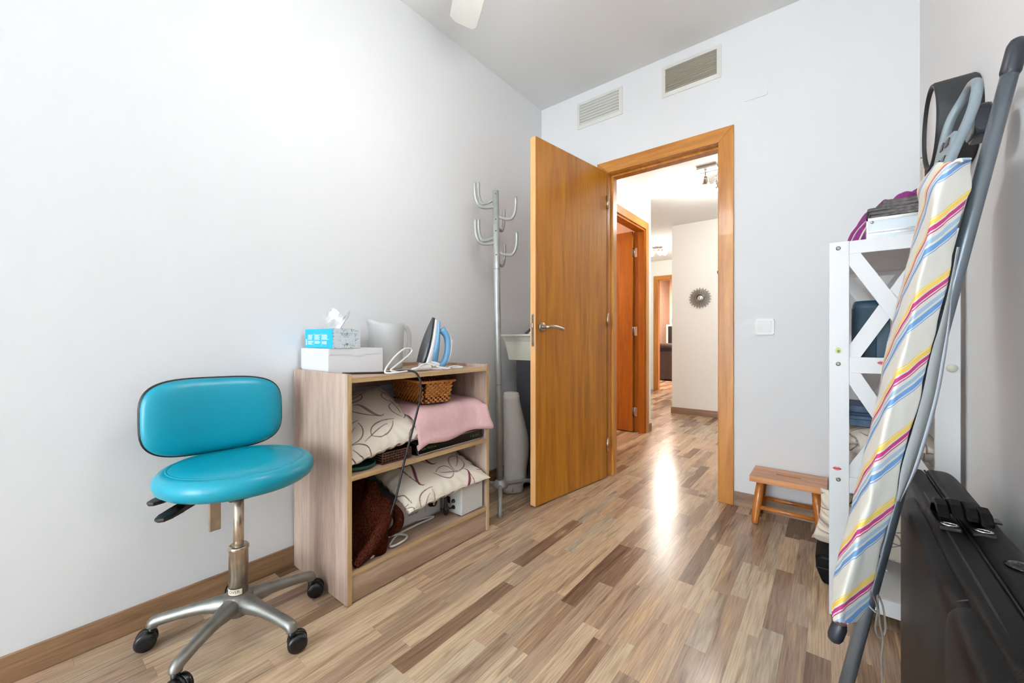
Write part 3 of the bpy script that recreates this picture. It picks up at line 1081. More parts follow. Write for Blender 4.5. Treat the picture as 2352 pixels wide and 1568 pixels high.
for i in range(3):
    bars.append((.172 + i * .012, .180 + i * .012, .7680, .7684, .902, .914))
bars.append((.034, .044, .7680, .7684, .898, .922))
boxes('printed_text', bars, M_['print_white'], ep)
tl = []
for i in range(4):
    zz = .944 - i * .0046
    tl.append((.2502, .2505, .80 + .004 * i, .852 - .006 * i, zz - .0007, zz + .0007))
boxes('printed_lines', tl, mat('slate_ink', (150, 166, 174), .6), tb)
# tissue: crumpled sheet rising from the slot
vs, fs = [], []
nu, nv = 12, 8
for j in range(nv + 1):
    for i in range(nu + 1):
        a, b = i / nu, j / nv
        q = a * 2 - 1
        top = .055 + .034 * math.exp(-((q + .15) / .35) ** 2) + .030 * math.exp(-((q - .85) / .25) ** 2)
        y = .832 + q * (.018 + .040 * min(1, b * 1.3)) + .016 * b * b * (1 if q > .3 else 0)
        x = .15 + .012 * math.sin(a * 9 + b * 2.5) * (.4 + b * .6) + .014 * nz(a * 4, b * 3, 1.0)
        z = bz1 - .004 + b * top + .006 * nz(a * 5, b * 4, 6.0) * b
        vs.append((x, y, z))
for j in range(nv):
    for i in range(nu):
        n = j * (nu + 1) + i
        fs.append((n, n + 1, n + nu + 2, n + nu + 1))
ts = poly('tissue', vs, fs, M_['tissue_paper'], tb, False)
sm = ts.modifiers.new('thickness', 'SOLIDIFY')
sm.thickness = .0006

# translucent white jug
jx, jy = .13, 1.085
jg = thing('measuring_jug', 'translucent white plastic jug behind the cartons on the bookcase', 'jug', (jx, jy, ZT))
bm = bmesh.new()
ns, nz_ = 40, 14
rings = []
for j in range(nz_ + 1):
    b = j / nz_
    ring = []
    for i in range(ns):
        a = 2 * PI * i / ns
        r_ = .070 + .010 * b
        sp_ = max(0, math.cos(a + PI / 2)) ** 12 * max(0, b - .7) / .3 * .022      # spout towards -y
        zz = ZT + .001 + b * (.205 + .018 * max(0, math.cos(a + PI / 2)) ** 6)
        ring.append(bm.verts.new((jx + (r_ + sp_) * math.cos(a), jy + (r_ + sp_) * math.sin(a), zz)))
    rings.append(ring)
for j in range(nz_):
    for i in range(ns):
        bm.faces.new((rings[j][i], rings[j][(i + 1) % ns], rings[j + 1][(i + 1) % ns], rings[j + 1][i]))
bm.faces.new(rings[0][::-1])
jb = bm_obj('body', bm, M_['jug_plastic'], jg, True)
jb.modifiers.new('thickness', 'SOLIDIFY').thickness = .002
tube('handle', [(jx + .01, jy + .077, ZT + .19), (jx + .012, jy + .103, ZT + .188), (jx + .014, jy + .116, ZT + .15), (jx + .014, jy + .112, ZT + .09), (jx + .012, jy + .094, ZT + .05), (jx + .01, jy + .07, ZT + .042)],
     .008, M_['jug_plastic'], jg, 10, curve=6, flat=1.4)

# steam iron standing on its heel: tip up, sole facing -y
ix, iy = .262, 1.165
ir = thing('steam_iron', 'blue and white steam iron standing upright on the bookcase top', 'iron', (ix, iy, ZT))
Mi = Matrix.Translation((ix, iy, ZT)) @ Matrix.Rotation(math.radians(-20), 4, 'Z') @ Matrix.Rotation(math.radians(-16), 4, 'X')
# local: z up along iron length, y = away from the sole, x = width
def iron_width(t):
    return .052 * (1 - max(0, (t - .25) / .75) ** 2.0) if t > .25 else .046 + .006 * t / .25


def iron_shell(name, y0, y1, m, parent, sc=1.0, l0=.03, l1=.245, rings_=18, hollow=False):
    bm = bmesh.new()
    R_ = []
    for i in range(rings_ + 1):
        t = i / rings_
        zz = l0 + (l1 - l0) * t
        w_ = max(.002, iron_width(t) * sc)
        yy1 = y1(t) if callable(y1) else y1
        R_.append([bm.verts.new(Mi @ Vector(p)) for p in ((-w_, y0, zz), (w_, y0, zz), (w_ * .98, (y0 + yy1) / 2, zz), (w_ * .7, yy1, zz), (-w_ * .7, yy1, zz), (-w_ * .98, (y0 + yy1) / 2, zz))])
    for i in range(rings_):
        for k in range(6):
            bm.faces.new((R_[i][k], R_[i][(k + 1) % 6], R_[i + 1][(k + 1) % 6], R_[i + 1][k]))
    bm.faces.new(R_[0][::-1])
    bm.faces.new(R_[-1])
    return bm_obj(name, bm, m, parent, True)


iron_shell('soleplate', -.004, .003, M_['iron_sole'], ir, 1.06)
iron_shell('skirt', .003, .010, M_['black_plastic'], ir, 1.0)
iron_shell('body', .010, lambda t: .045 - .018 * t, M_['iron_white'], ir, .98, .022, .240)
iron_shell('water_tank', .030, lambda t: .068 - .030 * t, M_['iron_blue'], ir, .86, .05, .238)
prism('heel', [(-.045, .008), (.045, .008), (.04, .075), (-.04, .075)], 'Z', .004, .05, M_['iron_white'], ir, bevel=.006, M=Mi)
tube('handle', [Mi @ Vector(p) for p in ((0, .062, .035), (0, .098, .040), (0, .112, .075), (0, .108, .13), (0, .088, .18), (0, .055, .205))], [.017, .016, .0145, .0145, .0155, .018], M_['iron_blue'], ir, 14, curve=6)
tube('handle_strip', [Mi @ Vector(p) for p in ((0, .112, .05), (0, .125, .08), (0, .121, .13), (0, .103, .175), (0, .075, .21))], [.008, .010, .010, .010, .007], M_['iron_white'], ir, 10, curve=6)
box('steam_button', -.008, .008, .108, .123, .150, .172, M_['iron_white'], ir, bevel=.003, M=Mi)
cz = ZT + .004
cd = tube('power_cord', [(.30, 1.225, cz + .03), (.31, 1.235, cz + .004), (.36, 1.25, cz), (.385, 1.20, cz), (.36, 1.10, cz + .004), (.372, 1.0, cz), (.40, .945, cz + .004), (.395, .925, cz + .012),
                          (.365, .96, cz + .02), (.35, 1.02, cz + .05), (.34, 1.065, cz + .078), (.335, 1.06, cz + .092), (.342, 1.02, cz + .088), (.355, .965, cz + .055), (.385, .905, cz + .008), (.408, .93, cz + .002),
                          (.40, 1.03, cz + .008), (.375, 1.09, cz + .022), (.36, 1.13, cz + .026), (.375, 1.17, cz + .012), (.392, 1.21, cz), (.38, 1.245, cz), (.35, 1.21, cz + .006), (.345, 1.13, cz + .012), (.352, 1.06, cz + .006)],
           .0038, M_['white_cord'], ir, 8, curve=6)
tube('cord_tie', [(.345, 1.27, cz + .002), (.35, 1.30, cz + .006), (.365, 1.33, cz + .002), (.38, 1.32, cz), (.37, 1.27, cz)], .0038, M_['white_cord'], cd, 8, curve=6)
tube('plug', [(.352, 1.06, cz + .006), (.36, 1.10, cz + .008), (.366, 1.135, cz + .010)], [.005, .010, .013], M_['white_cord'], cd, 12, cap_round=True)
for k in (-1, 1):
    tube('pin', [(.366 + .007 * k, 1.14, cz + .012), (.371 + .007 * k, 1.165, cz + .014)], .0022, M_['steel'], cd, 8)

# black cable over the front edge
bc = tube('black_cable', [(.262, .80, ZT + .004), (.30, .86, ZT + .004), (.35, .93, ZT + .004), (.395, .985, ZT + .010), (.428, 1.015, ZT + .004), (.442, 1.03, .75), (.444, 1.025, .68), (.441, .99, .56), (.439, .955, .45), (.436, .925, .34), (.43, .905, .275), (.415, .893, .235), (.36, .892, .20)],
          .0042, M_['black_cord'], None, 8, curve=8)
tag(bc, 'black cable trailing over the bookcase front into the brown towel', 'cable')
bc.name = 'power_cable'


# ---------------------------------------------------------------- printed pillows
def print_colors(P2, seed):
    """leaf and swirl line print evaluated at fabric points P2 (metres)"""
    r = random.Random(seed)
    base = np.array(lin(238, 226, 208)[:3])
    maroon = np.array(lin(86, 30, 40)[:3])
    taupe = np.array(lin(150, 132, 130)[:3])
    wine = np.array(lin(122, 44, 70)[:3])
    col = np.tile(base, (len(P2), 1))

    def stroke(pts, w0, w1, c):
        nonlocal col
        pts = np.array(pts)
        best = np.full(len(P2), 1e9)
        n = len(pts) - 1
        for i in range(n):
            a, b = pts[i], pts[i + 1]
            ab = b - a
            t = np.clip(((P2 - a) @ ab) / max(1e-9, ab @ ab), 0, 1)
            d = np.linalg.norm(P2 - a - t[:, None] * ab, axis=1)
            f = (i + t) / n
            wd = w0 + (w1 - w0) * np.sin(np.pi * f)
            best = np.minimum(best, d - wd)
        k = np.clip(0.5 - best / .0016, 0, 1)[:, None]
        col = col * (1 - k) + c * k

    def bez(p0, p1, p2, p3, n=12):
        t = np.linspace(0, 1, n)[:, None]
        return (1 - t) ** 3 * p0 + 3 * (1 - t) ** 2 * t * p1 + 3 * (1 - t) * t * t * p2 + t ** 3 * p3
    step = .122
    for gi in range(-3, 4):
        for gj in range(-3, 4):
            c = np.array([gi * step + r.uniform(-.025, .025) + (step / 2 if gj % 2 else 0), gj * step + r.uniform(-.025, .025)])
            if abs(c[0]) > .28 or abs(c[1]) > .28:
                continue
            a = r.uniform(0, 2 * PI)
            d = np.array([math.cos(a), math.sin(a)])
            n = np.array([-d[1], d[0]])
            k = r.random()
            L_ = r.uniform(.10, .13)
            w_ = r.uniform(.036, .05)
            if k < .62:
                b0, b1 = c - d * L_ / 2, c + d * L_ / 2
                stroke(bez(b0, b0 + n * w_ * 1.3 + d * .02, b1 + n * w_ * .9 - d * .035, b1), .0012, .0022, maroon)
                stroke(bez(b0, b0 - n * w_ * 1.3 + d * .02, b1 - n * w_ * .9 - d * .035, b1 - d * .012 - n * .004), .0012, .0020, maroon)
                stroke(bez(b0 - d * .035, b0, c + n * .01, c + d * .022), .0008, .0019, maroon)
            else:
                cc = wine if r.random() < .55 else taupe
                b0, b1 = c - d * L_ * .55, c + d * L_ * .55
                stroke(bez(b0, b0 + n * .075, b1 - n * .06, b1), .0004, .0066, cc)
                stroke(bez(b0 + n * .012, b0 + n * .045 + d * .04, b1 + n * .03, b1 + n * .03), .0004, .0022, maroon)
    return col


def pillow(name, w_, l_, hgt, loc, rot, label, seed, n=150, squash=None, group=None):
    us = np.linspace(-1, 1, n)
    U, V = np.meshgrid(us, us, indexing='ij')
    prof = np.clip((1 - np.abs(U) ** 2.6), 0, 1) ** .52 * np.clip((1 - np.abs(V) ** 2.6), 0, 1) ** .52
    X = U * w_ / 2 * (1 - .07 * (1 - V ** 2))
    Y = V * l_ / 2 * (1 - .07 * (1 - U ** 2))
    wr = np.zeros_like(U)
    r = np.random.RandomState(seed)
    for k in range(7):
        fx, fy, ph = r.uniform(2, 8), r.uniform(2, 8), r.uniform(0, 6)
        wr += np.sin(fx * U + fy * V + ph) * .10
    edge = np.sin(np.arctan2(V, U) * 26 + seed) * np.maximum(np.abs(U), np.abs(V)) ** 8 * .012
    zt = hgt * .5 * prof * (1 + .16 * wr) + edge * (np.maximum(np.abs(U), np.abs(V)) < .985) * .4
    verts, cols = [], []
    top = np.stack([X, Y, zt], -1).reshape(-1, 3)
    bot = np.stack([X, Y, -hgt * .5 * prof * (1 + .10 * wr) + edge * .4], -1).reshape(-1, 3)
    allv = np.concatenate([top, bot])
    if squash:
        allv = squash(allv)
    idx = np.arange(n * n).reshape(n, n)
    q = np.stack([idx[:-1, :-1], idx[1:, :-1], idx[1:, 1:], idx[:-1, 1:]], -1).reshape(-1, 4)
    q2 = q[:, ::-1] + n * n
    faces = np.concatenate([q, q2])
    # stitch the rim
    rim = list(idx[0, :]) + list(idx[1:, -1]) + list(idx[-1, -2::-1]) + list(idx[-2:0:-1, 0])
    rf = [(rim[i], rim[(i + 1) % len(rim)], rim[(i + 1) % len(rim)] + n * n, rim[i] + n * n) for i in range(len(rim))]
    me = bpy.data.meshes.new(name)
    me.from_pydata(allv.tolist(), [], faces.tolist() + rf)
    at = me.color_attributes.new('print', 'FLOAT_COLOR', 'POINT')
    P2 = np.stack([X, Y], -1).reshape(-1, 2)
    c1 = print_colors(P2, seed)
    c2 = print_colors(P2 * np.array([-1, 1]), seed + 5)
    cc = np.concatenate([c1, c2])
    cc = np.concatenate([cc, np.ones((len(cc), 1))], 1).astype(np.float32)
    at.data.foreach_set('color', cc.ravel())
    me.update()
    o = link(name, me, M_['pillow_print'], None, True)
    o.location = loc
    o.rotation_euler = rot
    tag(o, label, 'pillow', group)
    return o

# ---------------------------------------------------------------- things in the bookcase
pillow('pillow', .40, .345, .115, (.232, .922, .588), (math.radians(11), math.radians(26), 0), 'leaf-print cream pillow on the upper bookcase shelf', 3, group='leaf-print cream pillows')
pillow('pillow', .40, .47, .105, (.262, 1.205, .322), (math.radians(2), math.radians(20), 0), 'leaf-print cream pillow on the lower bookcase shelf above the white devices', 8, group='leaf-print cream pillows')

gd = lathe('green_dish', [(.0, .4455), (.05, .4455), (.062, .452), (.066, .462), (.062, .462), (.056, .455), (.0, .452)], M_['green_plastic'], None, 32, c=(.345, .815), cap=False)
tag(gd, 'shallow dark green dish under the upper pillow', 'dish')

# brown rattan tray with a grid of holes
tray = thing('rattan_tray', 'brown rattan tray under the upper pillow', 'tray', (.26, .95, .445))
bars = [(.05, .40, .885, .892, .4455, .455), (.05, .40, 1.012, 1.019, .4455, .455), (.05, .057, .885, 1.019, .4455, .505)]
box('tray_floor', .05, .40, .885, 1.019, .4455, .449, M_['brown_rattan'], tray)
fr = []
for i in range(12):
    y = .885 + i * (.134 - .004) / 11
    fr.append((.394, .400, y, y + .004, .449, .490))
for j in range(5):
    z = .4475 + j * .0095
    fr.append((.3945, .4005, .885, 1.019, z, z + .0045))
for i in range(26):
    x = .05 + i * .0138
    fr.append((x, x + .004, 1.013, 1.019, .449, .490))
for j in range(5):
    z = .4475 + j * .0095
    fr.append((.05, .40, 1.0135, 1.0185, z, z + .0045))
    fr.append((.05, .40, .8855, .8905, z, z + .0045))
boxes('lattice', fr, M_['brown_rattan'], tray)

fd = thing('flat_medical_device', 'flat black device with silver trim under the pink towel', 'device', (.26, 1.24, .445))
prism('body', [(1.042, .4465), (1.432, .4465), (1.432, .492), (1.042, .492)], 'X', .09, .408, M_['black_gloss'], fd, bevel=.006)
bm = bmesh.new()
loop = [(1.046, .4515), (1.046, .4905), (1.429, .4905), (1.429, .4515)]
fp = [Vector((.4085, y, z)) for y, z in ((1.050, .4485), (1.424, .4485), (1.429, .4535), (1.429, .486), (1.424, .491), (1.050, .491), (1.045, .486), (1.045, .4535), (1.050, .4485))]
bm_tube(bm, fp, .0016, 6)
bm_obj('silver_trim', bm, M_['steel'], fd)
text_mesh('lettering', 'Eanic MEDICAL', .0125, frame_M((.4086, 1.062, .4645), (0, 1, 0), (0, 0, 1)), M_['green_ink'], fd)
text_mesh('lettering', 'V  U  OO', .014, frame_M((.4086, 1.345, .4645), (0, 1, 0), (0, 0, 1)), M_['green_ink'], fd)


# pink towel draped over the device
def drape(name, prof, y0, y1, ny, m, thick, disp, seed, parent=None):
    """prof: list of (x,z); swept along y with noise"""
    P = catmull([Vector((p[0], 0, p[1])) for p in prof], 6)
    vs, fs = [], []
    n = len(P)
    for j in range(ny + 1):
        b = j / ny
        for i, p in enumerate(P):
            t = i / (n - 1)
            y = y0 + (y1 - y0) * b
            d = disp(t, b)
            vs.append((p.x + d[0] + .004 * nz(t * 5, b * 6, seed), y + d[1] + .004 * nz(t * 4, b * 5, seed + 9), p.z + d[2] + .004 * nz(t * 6, b * 5, seed + 4)))
    for j in range(ny):
        for i in range(n - 1):
            k = j * n + i
            fs.append((k, k + 1, k + n + 1, k + n))
    o = poly(name, vs, fs, m, parent, True)
    md = o.modifiers.new('thickness', 'SOLIDIFY')
    md.thickness = thick
    md.offset = 0
    return o


pk = thing('pink_towel', 'pink terry towel draped over the flat black device', 'towel', (.25, 1.24, .50))
drape('drape', [(.06, .50), (.065, .60), (.10, .632), (.25, .634), (.35, .630), (.395, .612), (.412, .575), (.420, .540), (.428, .512), (.422, .500), (.414, .515)], 1.035, 1.435, 40, M_['pink_terry'], .009,
           lambda t, b: ((.022 * max(0, b - .85) / .15 if t > .5 else 0) + .006 * math.sin(b * 7) * t, .030 * max(0, b - .8) / .2 * (t > .45) * (t - .45) * 2, -.012 * (1 - b) * t + .008 * math.sin(b * 9 + 1) * t - .02 * max(0, .12 - b) / .12), 2.0, pk)
box('folded_core', .07, .385, 1.06, 1.42, .494, .622, M_['pink_terry'], pk, bevel=.03, seg=4, smooth=True)

# wicker basket: real weave, cells alternately proud and recessed
bs = thing('wicker_basket', 'small orange-brown wicker basket on the pink towel', 'basket', (.23, 1.20, .64))
Mb = Matrix.Translation((.228, 1.208, .641)) @ Matrix.Rotation(math.radians(-6), 4, 'Z')


def weave_wall(bm, p0, p1, n_, rows, h_, flare):
    """one woven wall from p0 to p1 (local xy), leaning out by flare"""
    p0, p1 = Vector(p0), Vector(p1)
    d = (p1 - p0).normalized()
    nrm = Vector((d.y, -d.x, 0))
    L_ = (p1 - p0).length
    for j in range(rows):
        for i in range(n_):
            off = .0030 if (i + j) % 2 else -.0030
            b0, b1 = j / rows, (j + .86) / rows
            a0, a1 = i / n_, (i + 1.0) / n_
            e0 = flare * (b0 + b1) / 2
            c = p0 + d * L_ * (a0 + a1) / 2 + nrm * (off + e0)
            ex = (a1 - a0) * L_ * (1 + e0 * 2 / L_) / 2
            zc, hz = h_ * (b0 + b1) / 2, h_ * (b1 - b0) / 2
            q = [c + d * sx * ex + Vector((0, 0, zc + sz * hz)) + nrm * o_ for o_ in (.0015, -.0015) for sx, sz in ((-1, -1), (1, -1), (1, 1), (-1, 1))]
            v = [bm.verts.new(Mb @ x) for x in q]
            bm.faces.new(v[0:4])
            bm.faces.new(v[7:3:-1])
            for k in range(4):
                bm.faces.new((v[k], v[k + 4], v[(k + 1) % 4 + 4], v[(k + 1) % 4]))


bm = bmesh.new()
hx_, hy_ = .125, .066
for p0, p1, n_ in (((hx_, -hy_, 0), (hx_, hy_, 0), 11), ((hx_, hy_, 0), (-hx_, hy_, 0), 20), ((-hx_, hy_, 0), (-hx_, -hy_, 0), 11), ((-hx_, -hy_, 0), (hx_, -hy_, 0), 20)):
    weave_wall(bm, p0, p1, n_, 10, .092, .018)
bm_obj('weave', bm, M_['wicker'], bs)
prism('lining', [(-hx_ - .004, -hy_ - .004), (hx_ + .004, -hy_ - .004), (hx_ + .004, hy_ + .004), (-hx_ - .004, hy_ + .004)], 'Z', .0, .072, M_['wicker_dark'], bs, M=Mb)
rim = [(hx_ + .018, -hy_ - .018), (hx_ + .018, hy_ + .018), (-hx_ - .018, hy_ + .018), (-hx_ - .018, -hy_ - .018), (hx_ + .018, -hy_ - .018)]
tube('rim', [Mb @ Vector((p[0], p[1], .094)) for p in rim], .0055, M_['wicker'], bs, 8)

# white heating device with knob and its lettering, white box device with sockets
wm = thing('towel_warmer', 'pale grey warmer with a black dial behind the lower pillow', 'device', (.2, 1.11, .115))
box('body', .06, .300, .985, 1.262, .119, .245, M_['device_grey'], wm, bevel=.004)
box('front_panel', .300, .302, .995, 1.254, .128, .238, M_['device_white'], wm, bevel=.0006)
Mk = Matrix.Translation((.302, 1.205, .183)) @ Matrix.Rotation(PI / 2, 4, 'Y')
kb = lathe('dial', [(.0, 0), (.022, 0), (.0215, .004), (.0175, .006), (.0165, .020), (.0, .021)], M_['black_plastic'], wm, 24, M=Mk, cap=False)
lathe('dial_cap', [(.0, .0212), (.011, .0212), (.010, .0225), (.0, .0225)], M_['steel'], kb, 20, M=Mk, cap=False)
text_mesh('lettering', 'WARMER', .0135, frame_M((.3023, 1.075, .158), (0, 1, 0), (0, 0, 1)), M_['ink'], wm)
boxes('scale_marks', [(.302, .3024, 1.168, 1.169, .15, .21), (.302, .3024, 1.168, 1.175, .209, .210), (.302, .3024, 1.168, 1.175, .15, .151)], M_['ink'], wm)
boxes('feet', [(.08, .10, 1.0, 1.02, .115, .119), (.27, .29, 1.0, 1.02, .115, .119), (.08, .10, 1.23, 1.25, .115, .119), (.27, .29, 1.23, 1.25, .115, .119)], M_['black_plastic'], wm)
wd = thing('white_device', 'white boxy device with two round sockets at the bookcase end', 'device', (.31, 1.355, .115))
box('body', .205, .415, 1.284, 1.424, .120, .262, M_['device_white'], wd, bevel=.004)
boxes('feet', [(.22, .24, 1.29, 1.31, .115, .120), (.38, .40, 1.29, 1.31, .115, .120), (.38, .40, 1.40, 1.42, .115, .120), (.22, .24, 1.40, 1.42, .115, .120)], M_['black_plastic'], wd)
for zz in (.150, .178):
    Mk = Matrix.Translation((.365, 1.284, zz)) @ Matrix.Rotation(PI / 2, 4, 'X')
    lathe('socket', [(.0, 0), (.009, 0), (.009, .004), (.006, .010), (.0, .010)], M_['black_plastic'], wd, 16, M=Mk, cap=False)
box('type_label', .30, .34, 1.2830, 1.2838, .160, .190, M_['cap_dark'], wd)
tube('lead', [(.365, 1.274, .150), (.355, 1.262, .150), (.345, 1.258, .18), (.35, 1.262, .23), (.35, 1.27, .26)], .003, M_['black_cord'], wd, 8, curve=6)
pg = tube('black_plug', [(.345, 1.245, .27), (.348, 1.246, .20), (.352, 1.247, .165), (.352, 1.247, .145), (.352, 1.247, .132)], [.004, .005, .010, .014, .012], M_['black_plastic'], None, 14, cap_round=True)
tag(pg, 'black plug hanging between the two devices', 'plug')
dk = thing('dark_device', 'black device standing at the back of the lower shelf', 'device', (.12, .9, .115))
box('body', .03, .18, .79, .97, .116, .40, M_['black_plastic'], dk, bevel=.006)
lathe('round_head', [(.0, 0), (.03, 0), (.032, .012), (.028, .03), (.0, .032)], M_['cap_dark'], dk, 24, M=Matrix.Translation((.18, .92, .33)) @ Matrix.Rotation(PI / 2, 4, 'Y'), cap=False)

wc = tube('white_cable', [(.10, .80, .36), (.14, .83, .33), (.17, .87, .25), (.25, .95, .14), (.315, 1.20, .121), (.325, 1.10, .121), (.335, 1.0, .121), (.38, .93, .121), (.405, .93, .125), (.40, .985, .125), (.372, 1.015, .123), (.345, .985, .13), (.34, .94, .13), (.36, .90, .121), (.395, .86, .121), (.408, .83, .122)],
          .0042, M_['white_cord'], None, 8, curve=8)
tag(wc, 'white cable looped on the lower shelf beside the brown towel', 'cable')

# brown towel heap: two big folds over a core
vs, fs = [], []
nu, nv = 56, 60
for j in range(nv + 1):
    b = j / nv
    for i in range(nu):
        a = 2 * PI * i / nu
        # squashed dome with twisting folds
        th = b * PI * .5
        r0 = math.cos(th) ** .7
        fold = 1 + .13 * math.sin(3 * a + 5 * b) + .08 * math.sin(5 * a - 4 * b + 1) + .05 * nz(math.cos(a) * 2, math.sin(a) * 2, b * 3)
        x = .270 + .128 * r0 * fold * math.copysign(abs(math.cos(a)) ** .8, math.cos(a)) + .02 * b
        y = .850 + .092 * r0 * (fold * .5 + .5) * math.copysign(abs(math.sin(a)) ** .75, math.sin(a)) + .03 * b
        z = .116 + .235 * math.sin(th) ** .85 * (1 + .10 * math.sin(2 * a + 1)) + .012 * nz(x * 30, y * 30, b * 3)
        vs.append((min(x, .424), max(.7485, y), max(.116, z)))
for j in range(nv):
    for i in range(nu):
        fs.append((j * nu + i, j * nu + (i + 1) % nu, (j + 1) * nu + (i + 1) % nu, (j + 1) * nu + i))
fs.append(tuple(range(nu))[::-1])
bt = thing('brown_towel', 'crumpled dark brown terry towel stuffed into the lower shelf', 'towel', (.27, .85, .115))
poly('heap', vs, fs, M_['brown_terry'], bt, True)
tube('rolled_fold', [(.415, .775, .135), (.420, .82, .165), (.418, .865, .215), (.405, .90, .265), (.37, .915, .295)], [.020, .024, .026, .024, .016], M_['brown_terry'], bt, 14, curve=6, cap_round=True)
tube('rolled_fold', [(.395, .925, .175), (.41, .945, .20), (.405, .95, .235), (.37, .94, .26), (.33, .93, .25)], [.014, .02, .022, .02, .014], M_['brown_terry'], bt, 14, curve=6, cap_round=True)

# ---------------------------------------------------------------- coat rack
RX, RY = .232, 1.77
rk = thing('coat_rack', 'grey metal coat rack with curved hooks beside the bookcase', 'coat rack', (RX, RY, 0))
def axis_pt(z):      # slight lean of the pole
    return Vector((RX - .004 * z, RY - .018 * z, z))


lathe('foot_hub', [(.0, .070), (.040, .070), (.046, .078), (.044, .088), (.026, .112), (.020, .116), (.0, .116)], M_['grey_paint_metal'], rk, 28, c=(RX, RY), cap=False)
pole = tube('pole', [axis_pt(z) for z in (.10, .6, 1.2, 1.765)], .0185, M_['grey_paint_metal'], rk, 20)
for z in (.66, 1.32):
    a = axis_pt(z)
    tube('joint', [a, a + Vector((0, 0, .002))], .0188, M_['dark_panel'], pole, 20)
for ang in (-50, 68, 188):
    a = math.radians(ang)
    dx, dy = math.cos(a), math.sin(a)
    R0 = .235 if ang != 188 else .195
    tube('foot', [(RX + dx * q * R0, RY + dy * q * R0, z_) for q, z_ in ((.08, .085), (.5, .082), (.78, .078), (.92, .062), (.97, .035), (1.0, .008))], .0115, M_['grey_paint_metal'], rk, 12, curve=5, cap_round=True)
hook_specs = [(1.675, 205, .125), (1.72, 150, .125), (1.62, 15, .115), (1.565, 65, .09), (1.47, 205, .125), (1.505, 150, .128), (1.415, 15, .118), (1.36, 65, .09)]
for z, ang, rch in hook_specs:
    a = math.radians(ang + 35)
    dx, dy = math.cos(a), math.sin(a)
    # hooks left/right as seen: project on room axes
    p = axis_pt(z)
    pts = [p + Vector((dx * q * rch, dy * q * rch, zz)) for q, zz in ((.05, 0), (.5, -.012), (.78, -.006), (.95, .03), (1.0, .075), (1.0, .115))]
    for q in pts:
        q.x = max(q.x, .012)
    tube('hook', pts, .009, M_['grey_paint_metal'], rk, 12, curve=5, cap_round=True)
for z in (1.745, 1.60, 1.535, 1.40):
    p = axis_pt(z)
    lathe('screw', [(.0, 0), (.004, 0), (.003, .002), (0, .0025)], M_['screw'], pole, 10, M=Matrix.Translation(p + Vector((.011, -.0155, 0))) @ Matrix.Rotation(PI / 2, 4, 'X') @ Matrix.Rotation(.6, 4, 'Y'), cap=False)

# paper roll standing on the floor, its end hanging loose
PX, PY = .205, 1.905
rl = thing('paper_roll', 'white paper roll standing on the floor behind the coat rack', 'paper roll', (PX, PY, 0))
lathe('roll', [(.017, .575), (.017, .597), (.044, .598), (.046, .594), (.047, .30), (.046, .004), (.0, .004)], M_['roll_paper'], rl, 36, c=(PX, PY), cap=False)
vs, fs = [], []
for j in range(25):
    b = j / 24
    z = .585 - b * .583
    fl = .078 * max(0, math.sin(min(1, b * 1.28) * PI * .70)) ** 1.5 if b < .9 else .03
    for i in range(17):
        a = i / 16
        an = -2.2 + a * 3.4
        q = max(0, (a - .45) / .55) ** 1.4
        rr_ = .0485 + fl * q + .004 * math.sin(a * 9 + b * 7) * b
        x, y = PX + rr_ * math.cos(an), PY + rr_ * math.sin(an)
        vs.append((x, y, max(.003, z - (.012 * a if b > .8 else 0))))
for j in range(24):
    for i in range(16):
        k = j * 17 + i
        fs.append((k, k + 1, k + 18, k + 17))
sh = poly('loose_sheet', vs, fs, M_['roll_paper'], rl, True)
sh.modifiers.new('thickness', 'SOLIDIFY').thickness = .0006

# pedestal apparatus half hidden by the open door
QX, QY = .215, 2.13
ap = thing('pedestal_device', 'cream-topped pedestal apparatus standing behind the open door', 'device', (QX, QY, 0))
prism('foot', [(-.16, -.13), (.14, -.13), (.17, 0), (.14, .13), (-.16, .13), (-.18, 0)], 'Z', .03, .075, M_['dark_panel'], ap, bevel=.015, M=Matrix.Translation((QX, QY, 0)))
for dx, dy in ((-.12, -.10), (.11, -.10), (.11, .10), (-.12, .10)):
    lathe('foot_caster', [(.0, .0), (.018, .0), (.02, .015), (.018, .032), (.0, .032)], M_['black_plastic'], ap, 16, c=(QX + dx, QY + dy), cap=False)
prism('column_panel', [(-.105, .07), (.10, .07), (.115, .30), (.12, .80), (-.115, .80), (-.10, .4)], 'X', -.06, .07, M_['dark_panel'], ap, bevel=.008, M=Matrix.Translation((QX, QY, 0)))
prism('column_cover', [(-.04, .06), (.03, .06), (.035, .78), (-.045, .78)], 'X', .055, .078, M_['device_grey'], ap, bevel=.006, M=Matrix.Translation((QX, QY, 0)))
hd = prism('head', [(-.185, .945), (-.17, .935), (-.150, .905), (-.120, .79), (.13, .79), (.15, .90), (.15, .945)], 'X', -.12, .115, M_['cream_plastic'], ap, bevel=.012, seg=3, M=Matrix.Translation((QX, QY, 0)))
prism('head_tray', [(-.195, .940), (.155, .940), (.16, .952), (-.20, .952)], 'X', -.13, .125, M_['cream_plastic'], ap, bevel=.005, M=Matrix.Translation((QX, QY, 0)))
tube('neck_arm', [(QX + .02, QY - .12, .955), (QX + .02, QY - .06, .985), (QX + .02, QY + .02, .995), (QX + .02, QY + .10, .985)], .008, M_['dark_panel'], ap, 10, curve=6)
tube('hanging_lead', [(QX + .07, QY - .125, .80), (QX + .082, QY - .125, .68), (QX + .084, QY - .105, .55), (QX + .085, QY - .07, .44), (QX + .085, QY - .01, .37), (QX + .085, QY + .08, .34)], .006, M_['black_cord'], ap, 8, curve=8)
tube('lead_plug', [(QX + .083, QY - .118, .70), (QX + .083, QY - .116, .66), (QX + .083, QY - .112, .63)], [.009, .015, .012], M_['black_plastic'], ap, 12, cap_round=True)
